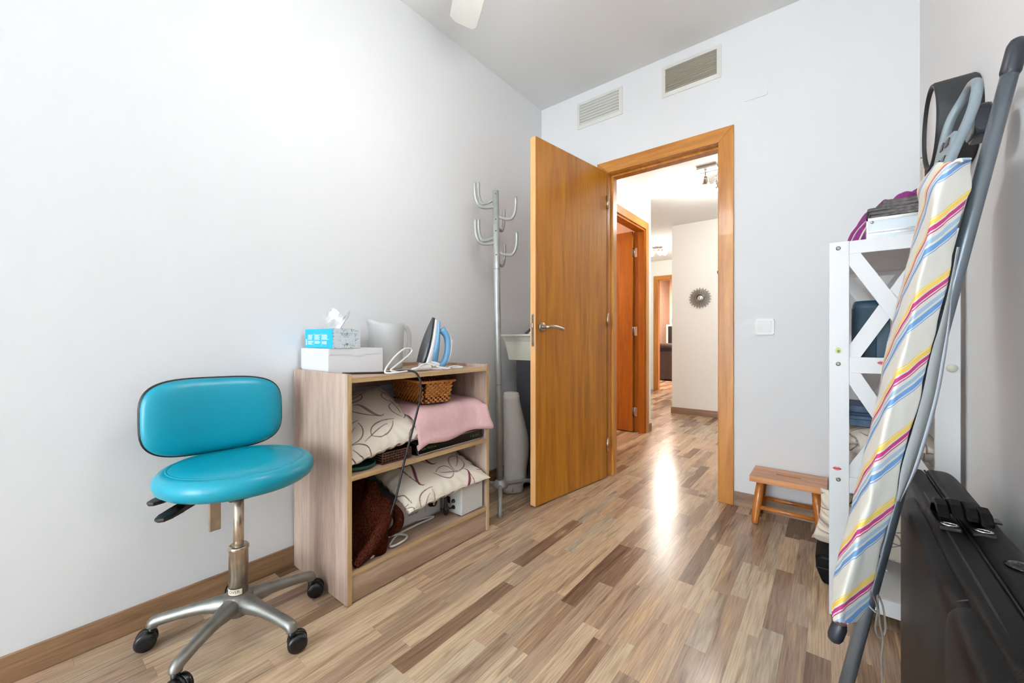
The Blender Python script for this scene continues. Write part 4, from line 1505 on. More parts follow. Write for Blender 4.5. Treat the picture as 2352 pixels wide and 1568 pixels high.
bd = thing('bead_string', 'string of cream wooden beads lying on the pedestal apparatus', 'beads', (QX, QY, .953))
for i in range(11):
    t = i / 10
    rr_ = .007 + .006 * min(1, t * 2.2)
    p = Vector((QX + .105 - .02 * math.sin(t * 3), QY - .185 + t * .24, .952 + rr_))
    lathe('bead', [(.0, -rr_), (rr_ * .6, -rr_ * .8), (rr_, 0), (rr_ * .6, rr_ * .8), (.0, rr_)], M_['bead'], bd, 14, M=Matrix.Translation(p), cap=False)

# ---------------------------------------------------------------- wooden step stool
s0 = thing('step_stool', 'small varnished wooden step stool against the back wall', 'stool', (1.555, 2.42, 0))
bm = bmesh.new()
tx0, tx1, ty0, ty1 = 1.402, 1.708, 2.312, 2.518
# seat board with a hand slot: ring of boxes around the slot
for b in ((tx0, 1.505, ty0, ty1, .215, .242), (1.605, tx1, ty0, ty1, .215, .242), (1.505, 1.605, ty0, 2.408, .215, .242), (1.505, 1.605, 2.422, ty1, .215, .242)):
    bm_box(bm, *b)
bmesh.ops.remove_doubles(bm, verts=bm.verts, dist=.0001)
bm_obj('seat', bm, M_['stool_wood'], s0)
legs = {}
for sx in (0, 1):
    for sy in (0, 1):
        top = Vector((1.445 if not sx else 1.665, 2.355 if not sy else 2.475, .216))
        bot = Vector((1.423 if not sx else 1.687, 2.327 if not sy else 2.503, .006))
        pts = [bot + (top - bot) * q for q in (0, .06, .2, .5, .70, .715, .73, .745, .76, .775, 1.0)]
        tube('leg', pts, [.014, .0165, .0175, .0185, .0185, .0172, .0185, .0172, .0185, .0175, .0155], M_['stool_leg_wood'], s0, 16)
        legs[(sx, sy)] = (bot, top)
for sy in (0, 1):
    a = legs[(0, sy)][0].lerp(legs[(0, sy)][1], .38)
    b = legs[(1, sy)][0].lerp(legs[(1, sy)][1], .38)
    tube('rung', [a, b], .0095, M_['stool_leg_wood'], s0, 12)
for sx in (0, 1):
    a = legs[(sx, 0)][0].lerp(legs[(sx, 0)][1], .56)
    b = legs[(sx, 1)][0].lerp(legs[(sx, 1)][1], .56)
    tube('rung', [a, b], .0085, M_['stool_leg_wood'], s0, 12)

# ---------------------------------------------------------------- white shelving unit along the right wall
UX0, UX1, UY0, UY1 = 1.719, 2.018, 1.716, 2.40
un = thing('shelving_unit', 'white shelving unit with crossed end braces in the right corner', 'shelving unit', ((UX0 + UX1) / 2, (UY0 + UY1) / 2, 0))
PW, PT = .052, .019
Uz = 1.243
m_u = M_['unit_white']
for (yf, yb) in ((UY0, UY0 + PT), (UY1 - PT, UY1)):
    for x0 in (UX0, UX1 - PW):
        box('post', x0, x0 + PW, yf, yb, .004, Uz, m_u, un, bevel=.0015)
    for z0, z1 in ((1.200, 1.242), (.812, .863), (.42, .47), (.055, .105)):
        box('rail', UX0 + PW, UX1 - PW, yf + .001, yb - .001, z0, z1, m_u, un, bevel=.001)
    for z0, z1 in ((.863, 1.200), (.47, .812)):
        for s_ in (0, 1):
            xa, xb = UX0 + PW, UX1 - PW
            p0 = Vector((xa, 0, z1 if s_ == 0 else z0))
            p1 = Vector((xb, 0, z0 if s_ == 0 else z1))
            d = (p1 - p0).normalized()
            nrm = Vector((d.z, 0, -d.x)) * .0155
            yy0 = yf + (.002 if s_ == 0 else .0105)
            pts = [p0 - nrm, p1 - nrm, p1 + nrm, p0 + nrm]
            # keep the brace inside its field
            pts = [(min(max(p.x, xa), xb), min(max(p.z, z0), z1)) for p in (p0 - nrm, p0 + nrm, p1 + nrm, p1 - nrm)]
            if s_ == 0:
                pts = [(xa, z1), (xa + .028, z1), (xb, z0 + .038), (xb, z0), (xb - .028, z0), (xa, z1 - .038)]
            else:
                pts = [(xa, z0), (xa, z0 + .038), (xb - .028, z1), (xb, z1), (xb, z1 - .038), (xa + .028, z0)]
            prism('brace', pts, 'Y', yy0, yy0 + .0075, m_u, un)
for z0 in (1.222, .838, .44, .075):
    box('shelf', UX0 + .004, UX1 - .004, UY0 + PT, UY1 - PT, z0 - .018 + .012, z0 + .012, m_u, un, bevel=.001)
pfy = UY0
for z in (1.222, .840, .458):
    lathe('screw', [(.0, 0), (.0065, 0), (.0065, .0012), (.003, .0018), (.0, .0008)], M_['screw'], un, 14, M=Matrix.Translation((1.743, pfy, z)) @ Matrix.Rotation(PI / 2, 4, 'X'), cap=False)
hk = lathe('knob', [(.0, 0), (.011, 0), (.012, .003), (.009, .006), (.004, .009), (.0, .010)], M_['cream_plastic'], un, 18, M=Matrix.Translation((2.0, pfy, .838)) @ Matrix.Rotation(PI / 2, 4, 'X'), cap=False)
# little stickers on the unit
Ms = Matrix.Translation((1.743, pfy - .0006, .886))
avo = prism('avocado_sticker', [(.0 + .0082 * math.sin(t) * (1 - .28 * math.cos(t)), -.001 + .0105 * math.cos(t)) for t in [2 * PI * i / 24 for i in range(24)]], 'Y', 0, .0006, M_['avocado_green'], un, M=Ms)
prism('pit', [(.001 + .0042 * math.cos(t), -.004 + .0042 * math.sin(t)) for t in [2 * PI * i / 16 for i in range(16)]], 'Y', -.0005, 0, M_['avocado_pit'], avo, M=Ms)
for x, z in ((1.850, .847), (1.740, .494)):
    Ms = Matrix.Translation((x, pfy - .0006, z))
    lp = prism('lips_sticker', [(-.012, .0), (-.007, .005), (-.003, .0062), (0, .0045), (.003, .0062), (.007, .005), (.012, 0), (.006, -.0055), (0, -.007), (-.006, -.0055)], 'Y', 0, .0006 if x < 1.8 else .0016, M_['lip_pink'], un, M=Ms)
    prism('lip_line', [(-.012, .001), (.012, .001), (.010, -.001), (-.010, -.001)], 'Y', -.0005, 0, M_['ink'], lp, M=Ms)

# teal speaker on the middle shelf
sx_, sy_2, sz_ = 1.828, 1.83, .850
spk = thing('portable_speaker', 'dark teal portable speaker with strap on the middle shelf', 'speaker', (sx_, sy_2, sz_))
bo = rounded_rect(.048, .048, 3.2, 40)
bm = bmesh.new()
prof = [(.0, 0), (.92, 0), (1.0, .012), (1.0, .172), (.97, .188), (.88, .199), (.80, .2005), (.78, .196), (.0, .196)]
R_ = [[bm.verts.new((sx_ + p[0] * max(s_, .001), sy_2 + p[1] * max(s_, .001), sz_ + z)) for p in bo] for s_, z in prof]
for i in range(len(R_) - 1):
    for k in range(len(bo)):
        bm.faces.new((R_[i][k], R_[i][(k + 1) % len(bo)], R_[i + 1][(k + 1) % len(bo)], R_[i + 1][k]))
bm_obj('body', bm, M_['speaker_teal_smooth'], spk, True)
prism('grille_cloth', [(p[0] * 1.012 + sx_, p[1] * 1.012 + sy_2) for p in bo], 'Z', sz_ + .015, sz_ + .176, M_['speaker_teal'], spk)
box('front_strip', sx_ + .012, sx_ + .046, sy_2 - .0515, sy_2 - .046, sz_ + .008, sz_ + .18, M_['speaker_teal_smooth'], spk, bevel=.002)
tube('strap', [(sx_ + .044, sy_2 - .03, sz_ + .178), (sx_ + .058, sy_2 - .035, sz_ + .165), (sx_ + .070, sy_2 - .03, sz_ + .13), (sx_ + .071, sy_2 - .03, sz_ + .09), (sx_ + .062, sy_2 - .03, sz_ + .06), (sx_ + .056, sy_2 - .03, sz_ + .045)], .0055, M_['speaker_teal_smooth'], spk, 10, curve=6)
vb = box('violet_carton', 1.748, 1.772, 1.86, 1.98, .851, .99, M_['violet_box'], None, bevel=.001)
tag(vb, 'narrow violet carton beside the teal speaker', 'box')
pb = box('pink_carton', 1.905, 1.955, 1.80, 1.90, .851, .925, M_['pink_box'], None, bevel=.002)
tag(pb, 'small pink carton right of the teal speaker', 'box')

# lower shelf: white box, pillow, folded jeans
wb = thing('storage_box', 'white storage box under the pillow in the shelving unit', 'box', (1.86, 1.86, .453))
box('body', 1.745, 1.93, 1.745, 2.0, .4535, .495, M_['carton_white'], wb, bevel=.002)
box('lid', 1.742, 1.933, 1.742, 2.003, .495, .506, M_['carton_white'], wb, bevel=.002)
pillow('pillow', .26, .30, .125, (1.872, 1.905, .572), (0, 0, 0), 'leaf-print cream pillow on the lower shelf of the white unit under the jeans', 14, n=110, group='leaf-print cream pillows')
jn = thing('folded_jeans', 'folded blue jeans on the pillow in the white unit', 'jeans', (1.83, 1.9, .63))
for k in range(3):
    z0 = .6275 + k * .021
    pts = [(1.75, z0), (1.93 - .01 * k, z0)]
    o2 = []
    for i in range(13):
        t = PI * i / 12 - PI / 2
        o2.append((1.918 - .008 * k + .010 * math.cos(t), z0 + .010 + .010 * math.sin(t)))
    o2 += [(1.78, z0 + .0215 + .003 * math.sin(k)), (1.752, z0 + .018 + .004 * k), (1.752, z0)]
    prism('fold', o2, 'Y', 1.80 + .004 * k, 2.0, M_['denim'], jn, bevel=.004, smooth=False)
tube('waistband', [(1.753, 1.798, .672), (1.80, 1.797, .668), (1.86, 1.797, .671), (1.91, 1.799, .669)], .006, mat('denim_dark', (58, 72, 98), .9), jn, 8, curve=5)
# pillow lying beneath the unit, poking out to the left
pillow('pillow', .33, .27, .11, (1.842, 1.93, .250), (math.radians(-62), math.radians(4), math.radians(6)), 'leaf-print cream pillow poking out of the unit beside the step stool', 21, n=120, group='leaf-print cream pillows')
b1 = thing('leather_bolster', 'black leather bolster on the floor poking out left of the unit', 'bolster', (1.76, 1.90, 0))
prism('body', [(1.683 + .02, .002), (1.695, .010), (1.678, .055), (1.676, .095), (1.690, .108), (1.80, .110), (1.86, .10), (1.86, .002)], 'Y', 1.915, 2.15, M_['leather'], b1, bevel=.012, seg=3, smooth=False)
tube('seam', [(1.682, 1.914, .06), (1.75, 1.913, .062), (1.85, 1.914, .06)], .0018, M_['stitch'], b1, 6)
b2 = box('leather_pad', 1.702, 1.85, 2.03, 2.20, .112, .195, M_['leather'], None, bevel=.02, seg=3)
b2.name = 'headrest_pad'
tag(b2, 'smaller black leather pad on top of the bolster under the pillow', 'pad')

# on top of the unit: aluminium case, grey towels, purple cloth, bag straps
ac = thing('aluminium_case', 'silver aluminium case lying on the white unit', 'case', (1.91, 1.84, 1.235))
box('lower_shell', 1.817, 2.005, 1.752, 1.86, 1.2345, 1.262, M_['alu_case'], ac, bevel=.002)
box('upper_shell', 1.817, 2.005, 1.752, 1.86, 1.264, 1.312, M_['alu_case'], ac, bevel=.002)
boxes('edge_profile', [(1.815, 2.007, 1.750, 1.753, 1.258, 1.264), (1.815, 2.007, 1.750, 1.753, 1.268, 1.272), (1.815, 2.007, 1.7495, 1.753, 1.305, 1.3135), (1.8150, 1.8185, 1.7495, 1.753, 1.2345, 1.3135)], M_['steel'], ac)
lathe('corner_rivet', [(.0, 0), (.0045, 0), (.003, .0025), (.0, .003)], M_['steel'], ac, 14, M=Matrix.Translation((1.829, 1.752, 1.300)) @ Matrix.Rotation(PI / 2, 4, 'X'), cap=False)


def folded(name, x0, x1, y0, y1, z0, layers, th, m, parent, seed):
    """stack of folded layers: each a ribbon with rounded fold on the -x side"""
    for k in range(layers):
        zb = z0 + k * th
        vs, fs = [], []
        o2 = []
        n1 = 10
        xs = x0 + .006 * math.sin(k * 2.1 + seed)
        for i in range(n1 + 1):
            t = PI * i / n1 + PI / 2
            o2.append((xs + th * .48 + th * .48 * math.cos(t), zb + th * .5 - th * .48 * math.sin(-t) * 1.0))
        o2 = [(xs + th * .48 + th * .48 * math.cos(PI / 2 + PI * i / n1), zb + th * .5 + th * .47 * math.sin(PI / 2 + PI * i / n1)) for i in range(n1 + 1)]
        nseg = 14
        for i in range(1, nseg + 1):
            o2.append((xs + th * .5 + (x1 - xs) * i / nseg, zb + th * .03))
        for i in range(nseg, 0, -1):
            o2.append((xs + th * .5 + (x1 - xs) * i / nseg, zb + th * .97))
        ny = 16
        np_ = len(o2)
        for j in range(ny + 1):
            y = y0 + (y1 - y0) * j / ny
            for (x, z) in o2:
                vs.append((x + .004 * nz(y * 12, k * 3.0, seed), y + .006 * nz(x * 14, k * 2.0, seed + 3), z + .005 * nz(x * 16, y * 16, seed + k * .35) + .0))
        for j in range(ny):
            for i in range(np_):
                fs.append((j * np_ + i, j * np_ + (i + 1) % np_, (j + 1) * np_ + (i + 1) % np_, (j + 1) * np_ + i))
        fs.append(tuple(range(np_)))
        fs.append(tuple(range(ny * np_, (ny + 1) * np_))[::-1])
        poly('fold', vs, fs, m, parent, True)


gt = thing('grey_towels', 'folded dark grey towels on the aluminium case', 'towel', (1.91, 1.86, 1.314))
folded('fold', 1.822, 2.0, 1.757, 1.85, 1.317, 3, .0100, M_['grey_towel'], gt, 1.0)
folded('fold', 1.850, 2.0, 1.762, 1.85, 1.347, 2, .0115, M_['grey_towel'], gt, 5.0)
pc = thing('purple_cloth', 'crumpled purple cloth heaped behind the grey towels', 'cloth', (1.86, 2.02, 1.235))
vs, fs = [], []
nu, nv = 46, 30
ridge = [(1.765, 1.262), (1.778, 1.305), (1.80, 1.348), (1.83, 1.385), (1.87, 1.412), (1.92, 1.432), (1.97, 1.440), (2.005, 1.438)]
def rz(x):
    for (a, za), (b, zb) in zip(ridge, ridge[1:]):
        if x <= b:
            return za + (zb - za) * max(0, (x - a)) / (b - a)
    return ridge[-1][1]


for j in range(nv + 1):
    b = j / nv
    for i in range(nu + 1):
        x = 1.758 + (2.012 - 1.758) * i / nu
        env = math.sin(PI * min(1, max(0, b))) ** .22
        z = 1.2345 + max(0, rz(x) - 1.2345) * env + .010 * env * math.sin(x * 130 + b * 9) * .6 + .008 * env * nz(x * 40, b * 6, 3)
        y = 1.868 + .20 * b + .010 * nz(x * 30, b * 5, 7.7)
        vs.append((x, y, max(1.2345, z)))
for j in range(nv):
    for i in range(nu):
        k = j * (nu + 1) + i
        fs.append((k, k + 1, k + nu + 2, k + nu + 1))
o = poly('drape', vs, fs, M_['purple_cloth'], pc, True)
o.modifiers.new('thickness', 'SOLIDIFY').thickness = .002
for k, (yy, off) in enumerate(((1.80, 0), (1.765, .022))):
    o = tube('strap', [(1.772 + off, yy, 1.236), (1.782 + off, yy, 1.265), (1.797 + off, yy + .01, 1.295), (1.822 + off, yy + .03, 1.325), (1.85 + off, yy + .06, 1.335)], .012 if k else .008, M_['cream_cloth'], None, 8, curve=6, flat=.25)
    o.name = 'bag_strap'
    tag(o, ('wider cream bag strap hanging down beside the aluminium case' if k else 'cream bag strap hanging down next to the purple cloth'), 'strap', 'bag straps')

# ---------------------------------------------------------------- right wall: round black-rimmed lamp, small picture
rl_ = thing('round_wall_lamp', 'round black-rimmed white disc fixed high on the right wall', 'wall lamp', (2.03, 1.635, 1.525))
Mw = Matrix.Translation((2.029, 1.655, 1.525)) @ Matrix.Rotation(-PI / 2, 4, 'Y')
lathe('rim', [(.115, .0), (.118, .004), (.118, .078), (.115, .084), (.109, .084), (.107, .078), (.107, .0)], M_['rim_black'], rl_, 64, M=Mw, cap=False)
lathe('disc', [(.0, .076), (.10, .076), (.108, .074), (.108, .070), (.0, .070)], M_['lamp_white'], rl_, 48, M=Mw, cap=False)
lathe('back_plate', [(.0, .0), (.108, .0), (.108, .01), (.0, .01)], M_['rim_black'], rl_, 48, M=Mw, cap=False)
sp_ = thing('small_picture', 'small framed picture seen edge-on on the right wall', 'picture', (2.03, 2.28, 1.5))
box('frame', 2.012, 2.029, 2.262, 2.34, 1.45, 1.642, M_['frame_wood'], sp_, bevel=.001)
box('mat_board', 2.009, 2.012, 2.266, 2.336, 1.455, 1.638, M_['cream_cloth'], sp_)
tube('nail', [(2.029, 2.33, 1.658), (2.008, 2.33, 1.662)], .002, M_['screw'], sp_, 8)

# ---------------------------------------------------------------- ironing board leaning to the right wall
ib = thing('ironing_board', 'folded ironing board with striped cover leaning against the right wall', 'ironing board', (1.70, .97, 0))
# per station: far edge of the board, near edge, flap edge, hem edge (world points, top to bottom)
ST = [((1.914, 1.373, 1.330), (1.896, 1.104, 1.245), (1.938, 1.156, 1.251), (1.942, 1.178, 1.258)),
      ((1.894, 1.408, 1.295), (1.884, 1.093, 1.206), (1.940, 1.157, 1.211), (1.944, 1.180, 1.217)),
      ((1.896, 1.410, 1.236), (1.877, 1.088, 1.160), (1.926, 1.146, 1.165), (1.931, 1.170, 1.170)),
      ((1.880, 1.398, 1.150), (1.868, 1.081, 1.096), (1.914, 1.137, 1.099), (1.920, 1.161, 1.102)),
      ((1.862, 1.370, 1.059), (1.855, 1.070, 1.028), (1.904, 1.129, 1.030), (1.910, 1.153, 1.032)),
      ((1.841, 1.341, .957), (1.842, 1.060, .950), (1.890, 1.118, .950), (1.905, 1.149, .951)),
      ((1.825, 1.315, .883), (1.832, 1.052, .891), (1.877, 1.107, .891), (1.899, 1.144, .890)),
      ((1.810, 1.278, .774), (1.814, 1.038, .804), (1.862, 1.095, .801), (1.886, 1.134, .799)),
      ((1.779, 1.215, .633), (1.793, 1.021, .683), (1.834, 1.073, .678), (1.857, 1.111, .674)),
      ((1.763, 1.176, .561), (1.782, 1.012, .617), (1.824, 1.065, .611), (1.830, 1.089, .605)),
      ((1.748, 1.139, .499), (1.769, 1.002, .557), (1.811, 1.055, .549), (1.812, 1.075, .542)),
      ((1.733, 1.088, .420), (1.753, .989, .473), (1.794, 1.041, .464), (1.796, 1.062, .455)),
      ((1.730, 1.035, .384), (1.740, .979, .417), (1.785, 1.034, .407), (1.786, 1.054, .397)),
      ((1.734, 1.006, .370), (1.741, .980, .388), (1.769, 1.021, .377), (1.770, 1.041, .367))]
tp = ST[0]
def top_st(kf, kl, dx, dz):
    F0, N0, L0 = (Vector(tp[i]) for i in range(3))
    F1, L1 = F0.lerp(N0, kf), L0.lerp(N0, kl)
    return tuple(tuple(p + Vector((dx, 0, dz))) for p in (F1, N0 + Vector((dx * .5, .012, 0)), L1, L1))


ST = [top_st(.16, .55, .016, .010), top_st(.05, .20, .007, .012)] + ST
lines = [catmull([s[k] for s in ST], 8) for k in range(4)]
nst = len(lines[0])
# cross-section: wrap behind far edge, face, rounded near edge, flap
vs, stripe = [], []
NF, NR, NL = 10, 6, 8
for i in range(nst):
    F_, N_, L_, Hm = (lines[k][i] for k in range(4))
    face = N_ - F_
    fl = L_ - N_
    sec = []
    back = F_ + Vector((.022, .006, 0))
    sec.append(back)
    sec.append(F_ + Vector((.012, .006, 0)))
    for k in range(NF + 1):
        t = k / NF
        p = F_ + face * t * .97
        bulge = -.006 * math.sin(PI * t)
        sec.append(p + Vector((bulge, 0, 0)))
    for k in range(1, NL + 1):
        t = k / NL
        p = N_ + fl * t
        sec.append(p + Vector((-.004 * math.sin(PI * t), -.006 * math.sin(PI * t), 0)))
    # arc-length from the near edge
    ridge_i = 2 + NF
    acc = [0.0] * len(sec)
    for k in range(ridge_i - 1, -1, -1):
        acc[k] = acc[k + 1] + (sec[k] - sec[k + 1]).length
    for k in range(ridge_i + 1, len(sec)):
        acc[k] = acc[k - 1] - (sec[k] - sec[k - 1]).length
    for k, p in enumerate(sec):
        w_ = .0035 * nz(p.x * 20, p.z * 14, k * .4) + .0025 * nz(p.z * 40, k * .9, 2.0)
        vs.append((p.x + w_, p.y + w_ * .6, p.z))
        ax = N_.z * 1.0 + (p.z - N_.z) * .35
        stripe.append(-(ax + .72 * acc[k]) / .142 + 20.12)
ns_ = len(sec)
fs = []
for i in range(nst - 1):
    for k in range(ns_ - 1):
        a = i * ns_ + k
        fs.append((a, a + 1, a + ns_ + 1, a + ns_))
cv = poly('cover', vs, fs, M_['striped_cotton'], ib, True)
at = cv.data.attributes.new('stripe', 'FLOAT', 'POINT')
at.data.foreach_set('value', stripe)
md = cv.modifiers.new('thickness', 'SOLIDIFY')
md.thickness = .004
md.offset = 1
md = cv.modifiers.new('smooth', 'SUBSURF')
md.levels = 1
md.render_levels = 1
# grey lining and pale hem along the flap edge
vs, fs = [], []
i0, i1 = 40, 88
for i in range(i0, i1 + 1):
    L_, Hm = lines[2][i], lines[3][i]
    for t in (-.15, .33, .72):
        vs.append(L_.lerp(Hm, t) + Vector((.003, .003, 0)))
for i in range(i1 - i0):
    for k in range(2):
        a = i * 3 + k
        fs.append((a, a + 1, a + 4, a + 3))
ln_ = poly('cover_lining', vs, fs, M_['cover_lining'], ib, True)
ln_.modifiers.new('thickness', 'SOLIDIFY').thickness = .0015
vs, fs = [], []
for i in range(i0, i1 + 1):
    L_, Hm = lines[2][i], lines[3][i]
    for t in (.70, 1.0):
        vs.append(L_.lerp(Hm, t) + Vector((.0025, .0025, 0)))
for i in range(i1 - i0):
    a = i * 2
    fs.append((a, a + 1, a + 3, a + 2))
hm_ = poly('cover_hem', vs, fs, M_['cover_hem'], ib, True)
hm_.modifiers.new('thickness', 'SOLIDIFY').thickness = .002
# the board under the cover
vs, fs = [], []
rows_ = list(range(20, nst - 24, 4))
for i in rows_:
    F_, N_ = lines[0][i], lines[1][i]
    f2 = F_.lerp(N_, .03)
    n2 = F_.lerp(N_, .80)
    for p in (f2 + Vector((.008, 0, 0)), n2 + Vector((.008, 0, 0)), n2 + Vector((.020, 0, 0)), f2 + Vector((.020, 0, 0))):
        vs.append(p)
for j in range(len(rows_) - 1):
    for k in range(4):
        a = j * 4
        fs.append((a + k, a + (k + 1) % 4, a + 4 + (k + 1) % 4, a + 4 + k))
fs += [(3, 2, 1, 0), tuple(range(len(vs) - 4, len(vs)))]
poly('board_panel', vs, fs, M_['rest_grey'], ib)
# leg tube from floor to wall with end caps
TA, TB = Vector((1.7264, 1.1625, .012)), Vector((2.011, 1.230, 1.490))
td = (TB - TA)
lg = tube('leg_tube', [TA + td * q for q in (0, .25, .5, .75, 1.0)], .0128, M_['tube_grey'], ib, 20)
tube('end_cap', [TB - td.normalized() * .045, TB, TB + td.normalized() * .006], [.0150, .0150, .0145], M_['cap_dark'], lg, 20, cap_round=True)
tube('floor_cap', [TA - td.normalized() * .002, TA + td.normalized() * .04], .0142, M_['cap_dark'], lg, 16)
for q in (.66, .30):
    p = TA + td * q
    lathe('rivet', [(.0, 0), (.0045, 0), (.003, .002), (.0, .0025)], M_['steel'], lg, 12, M=Matrix.Translation(p + Vector((-.006, -.0118, 0))) @ Matrix.Rotation(PI / 2, 4, 'X'), cap=False)
tn = tube('nose_tube', [(1.752, 1.035, .42), (1.744, 1.033, .372), (1.738, 1.031, .345)], .0105, mat('tan_metal', (120, 108, 98), .4, .5), ib, 14)
tube('nose_cap', [(1.7405, 1.032, .352), (1.734, 1.030, .330)], .013, M_['cap_dark'], tn, 14, cap_round=True)
# iron rest at the wide end
rest_p = [(1.905, 1.325, 1.275), (1.918, 1.338, 1.31), (1.931, 1.336, 1.385), (1.94, 1.331, 1.421), (1.955, 1.316, 1.452), (1.962, 1.284, 1.465), (1.959, 1.23, 1.443), (1.954, 1.201, 1.417), (1.95, 1.197, 1.391), (1.944, 1.193, 1.368), (1.933, 1.184, 1.335), (1.923, 1.176, 1.309), (1.911, 1.166, 1.273), (1.905, 1.16, 1.245)]
ir2 = tube('iron_rest', rest_p, .0085, M_['rest_grey'], ib, 12, curve=5)
a_, b_, c_, d_ = Vector((1.912, 1.330, 1.290)), Vector((1.928, 1.338, 1.372)), Vector((1.921, 1.175, 1.335)), Vector((1.908, 1.165, 1.262))
q_ = [a_, b_, c_, d_]
nrm = (b_ - a_).cross(d_ - a_).normalized() * .003
poly('rest_plate', [p + nrm for p in q_] + [p - nrm for p in q_], [(0, 1, 2, 3), (7, 6, 5, 4), (0, 4, 5, 1), (1, 5, 6, 2), (2, 6, 7, 3), (3, 7, 4, 0)], M_['rest_grey'], ir2)
for t, u_ in ((.78, .28), (.30, .28), (.78, .72), (.30, .72)):
    ctr = (a_.lerp(b_, t)).lerp(d_.lerp(c_, t), u_)
    e1 = (b_ - a_).normalized() * .008
    e2 = (d_ - a_).normalized() * .016
    qq = [ctr - e1 - e2, ctr + e1 - e2, ctr + e1 + e2, ctr - e1 + e2]
    n2 = nrm.normalized() * .0055
    poly('rubber_pad', [p + n2 for p in qq] + [p - n2 for p in qq], [(0, 1, 2, 3), (7, 6, 5, 4), (0, 4, 5, 1), (1, 5, 6, 2), (2, 6, 7, 3), (3, 7, 4, 0)], M_['cap_dark'], ir2)
sk = prism('socket_box', [(1.315 + p[0], 1.388 + p[1]) for p in rounded_rect(.036, .036, 4.5, 28)], 'X', 1.966, 1.992, M_['cap_dark'], ib, bevel=.006)
prism('socket_lid', [(1.315 + p[0], 1.388 + p[1]) for p in rounded_rect(.030, .030, 4.5, 28)], 'X', 1.9625, 1.967, mat('lid_grey', (108, 108, 106), .45), sk, bevel=.002)
# cover ties
tube('tie_cord', [(1.79, 1.07, .42), (1.80, 1.085, .385), (1.797, 1.085, .345), (1.803, 1.088, .325), (1.812, 1.09, .345), (1.808, 1.088, .39), (1.80, 1.085, .41), (1.803, 1.086, .36), (1.808, 1.088, .325), (1.806, 1.088, .29), (1.807, 1.088, .25), (1.806, 1.087, .225)], .0018, M_['string_grey'], ib, 6, curve=6)
pts = []
for k in range(22):
    t = k / 21
    p = TA + td * (.285 - .09 * t)
    a = t * 9.0 - .6
    pts.append(p + Vector((math.cos(a) * .0150, math.sin(a) * .0150, .01 * math.sin(a))))
tube('tie_cord', pts, .0018, M_['string_white'], ib, 6)

# ---------------------------------------------------------------- folded massage table in black leatherette
mt = thing('folded_massage_table', 'folded black leatherette massage table standing along the right wall', 'massage table', (1.92, .98, 0))
def half_profile(x0, x1, z1, rl, rr, k=8):
    o = [(x0, .012), (x0 + .012, .002), (x1 - .012, .002), (x1, .012)]
    for i in range(k + 1):
        t = PI / 2 * i / k
        o.append((x1 - rr + rr * math.cos(t), z1 - rr + rr * math.sin(t)))
    for i in range(k + 1):
        t = PI / 2 + PI / 2 * i / k
        o.append((x0 + rl + rl * math.cos(t), z1 - rl + rl * math.sin(t)))
    return o


def pad_y(name, x0, x1, z1, rl, rr, y0, y1, m, parent, round_far=.05):
    """padded slab: profile swept along y, shrinking softly at both ends"""
    pf = half_profile(x0, x1, z1, rl, rr)
    cx_, cz_ = (x0 + x1) / 2, z1 / 2
    bm = bmesh.new()
    R_ = []
    ys = [(y0, .90), (y0 + .006, .955), (y0 + .02, .985), (y0 + .05, 1.0)] + [(y0 + .05 + (y1 - y0 - .1) * i / 10, 1.0) for i in range(1, 10)] + [(y1 - .05, 1.0), (y1 - .02, .985), (y1 - .006, .955), (y1, .90)]
    for y, s_ in ys:
        R_.append([bm.verts.new((cx_ + (p[0] - cx_) * s_, y, max(.002, cz_ + (p[1] - cz_) * (1 - (1 - s_) * .35)))) for p in pf])
    n = len(pf)
    for i in range(len(R_) - 1):
        for k in range(n):
            bm.faces.new((R_[i][k], R_[i][(k + 1) % n], R_[i + 1][(k + 1) % n], R_[i + 1][k]))
    bm.faces.new(R_[0][::-1])
    bm.faces.new(R_[-1])
    return bm_obj(name, bm, m, parent, True)


pad_y('table_half', 1.872, 1.9150, .585, .012, .010, .42, 1.50, M_['leather'], mt)
pad_y('table_half', 1.9175, 1.974, .588, .010, .028, .42, 1.50, M_['leather'], mt)
pk_ = pad_y('side_pocket', 1.850, 1.888, .572, .026, .016, .42, 1.275, M_['leather'], mt)
tube('piping', [(1.8875, .44, .580), (1.8875, .8, .584), (1.8875, 1.26, .584)], .0022, M_['leather_seam'], mt, 8)
tube('piping', [(1.9163, .44, .578), (1.9163, .9, .580), (1.9163, 1.49, .580)], .0022, M_['leather_seam'], mt, 8)
tube('seam', [(1.887, .80, .578), (1.872, .802, .573), (1.858, .80, .562), (1.851, .79, .54), (1.8495, .765, .49), (1.8492, .73, .42), (1.8492, .66, .34), (1.8492, .58, .29)], .0013, M_['stitch'], pk_, 6, curve=8)
tube('seam', [(1.972, .78, .570), (1.962, .782, .584), (1.94, .783, .590), (1.922, .782, .590)], .0013, M_['stitch'], mt, 6, curve=6)
# padded end bulge below the seam
vs, fs = [], []
nu, nv = 24, 24
for j in range(nv + 1):
    for i in range(nu + 1):
        a, b = i / nu, j / nv
        y = .44 + (.785 - .44) * a
        # runs from pocket top over the shoulder and down the side
        ang = b * 1.0
        if b < .35:
            t = b / .35
            x, z = 1.886 - .014 * t, .5745 - .002 * t
        elif b < .65:
            t = (b - .35) / .3 * PI / 2
            x, z = 1.872 - .0225 * math.sin(t), .5485 + .0245 * math.cos(t)
        else:
            t = (b - .65) / .35
            x, z = 1.8495, .5485 - .20 * t
        bump_ = .012 * (math.sin(PI * a) ** .5) * (math.sin(PI * b) ** .6)
        nx, nz2 = (-.15, 1) if b < .35 else ((-.7, .7) if b < .65 else (-1, .1))
        vs.append((x + nx * bump_, y, z + nz2 * bump_ * .8))
for j in range(nv):
    for i in range(nu):
        k = j * (nu + 1) + i
        fs.append((k, k + 1, k + nu + 2, k + nu + 1))
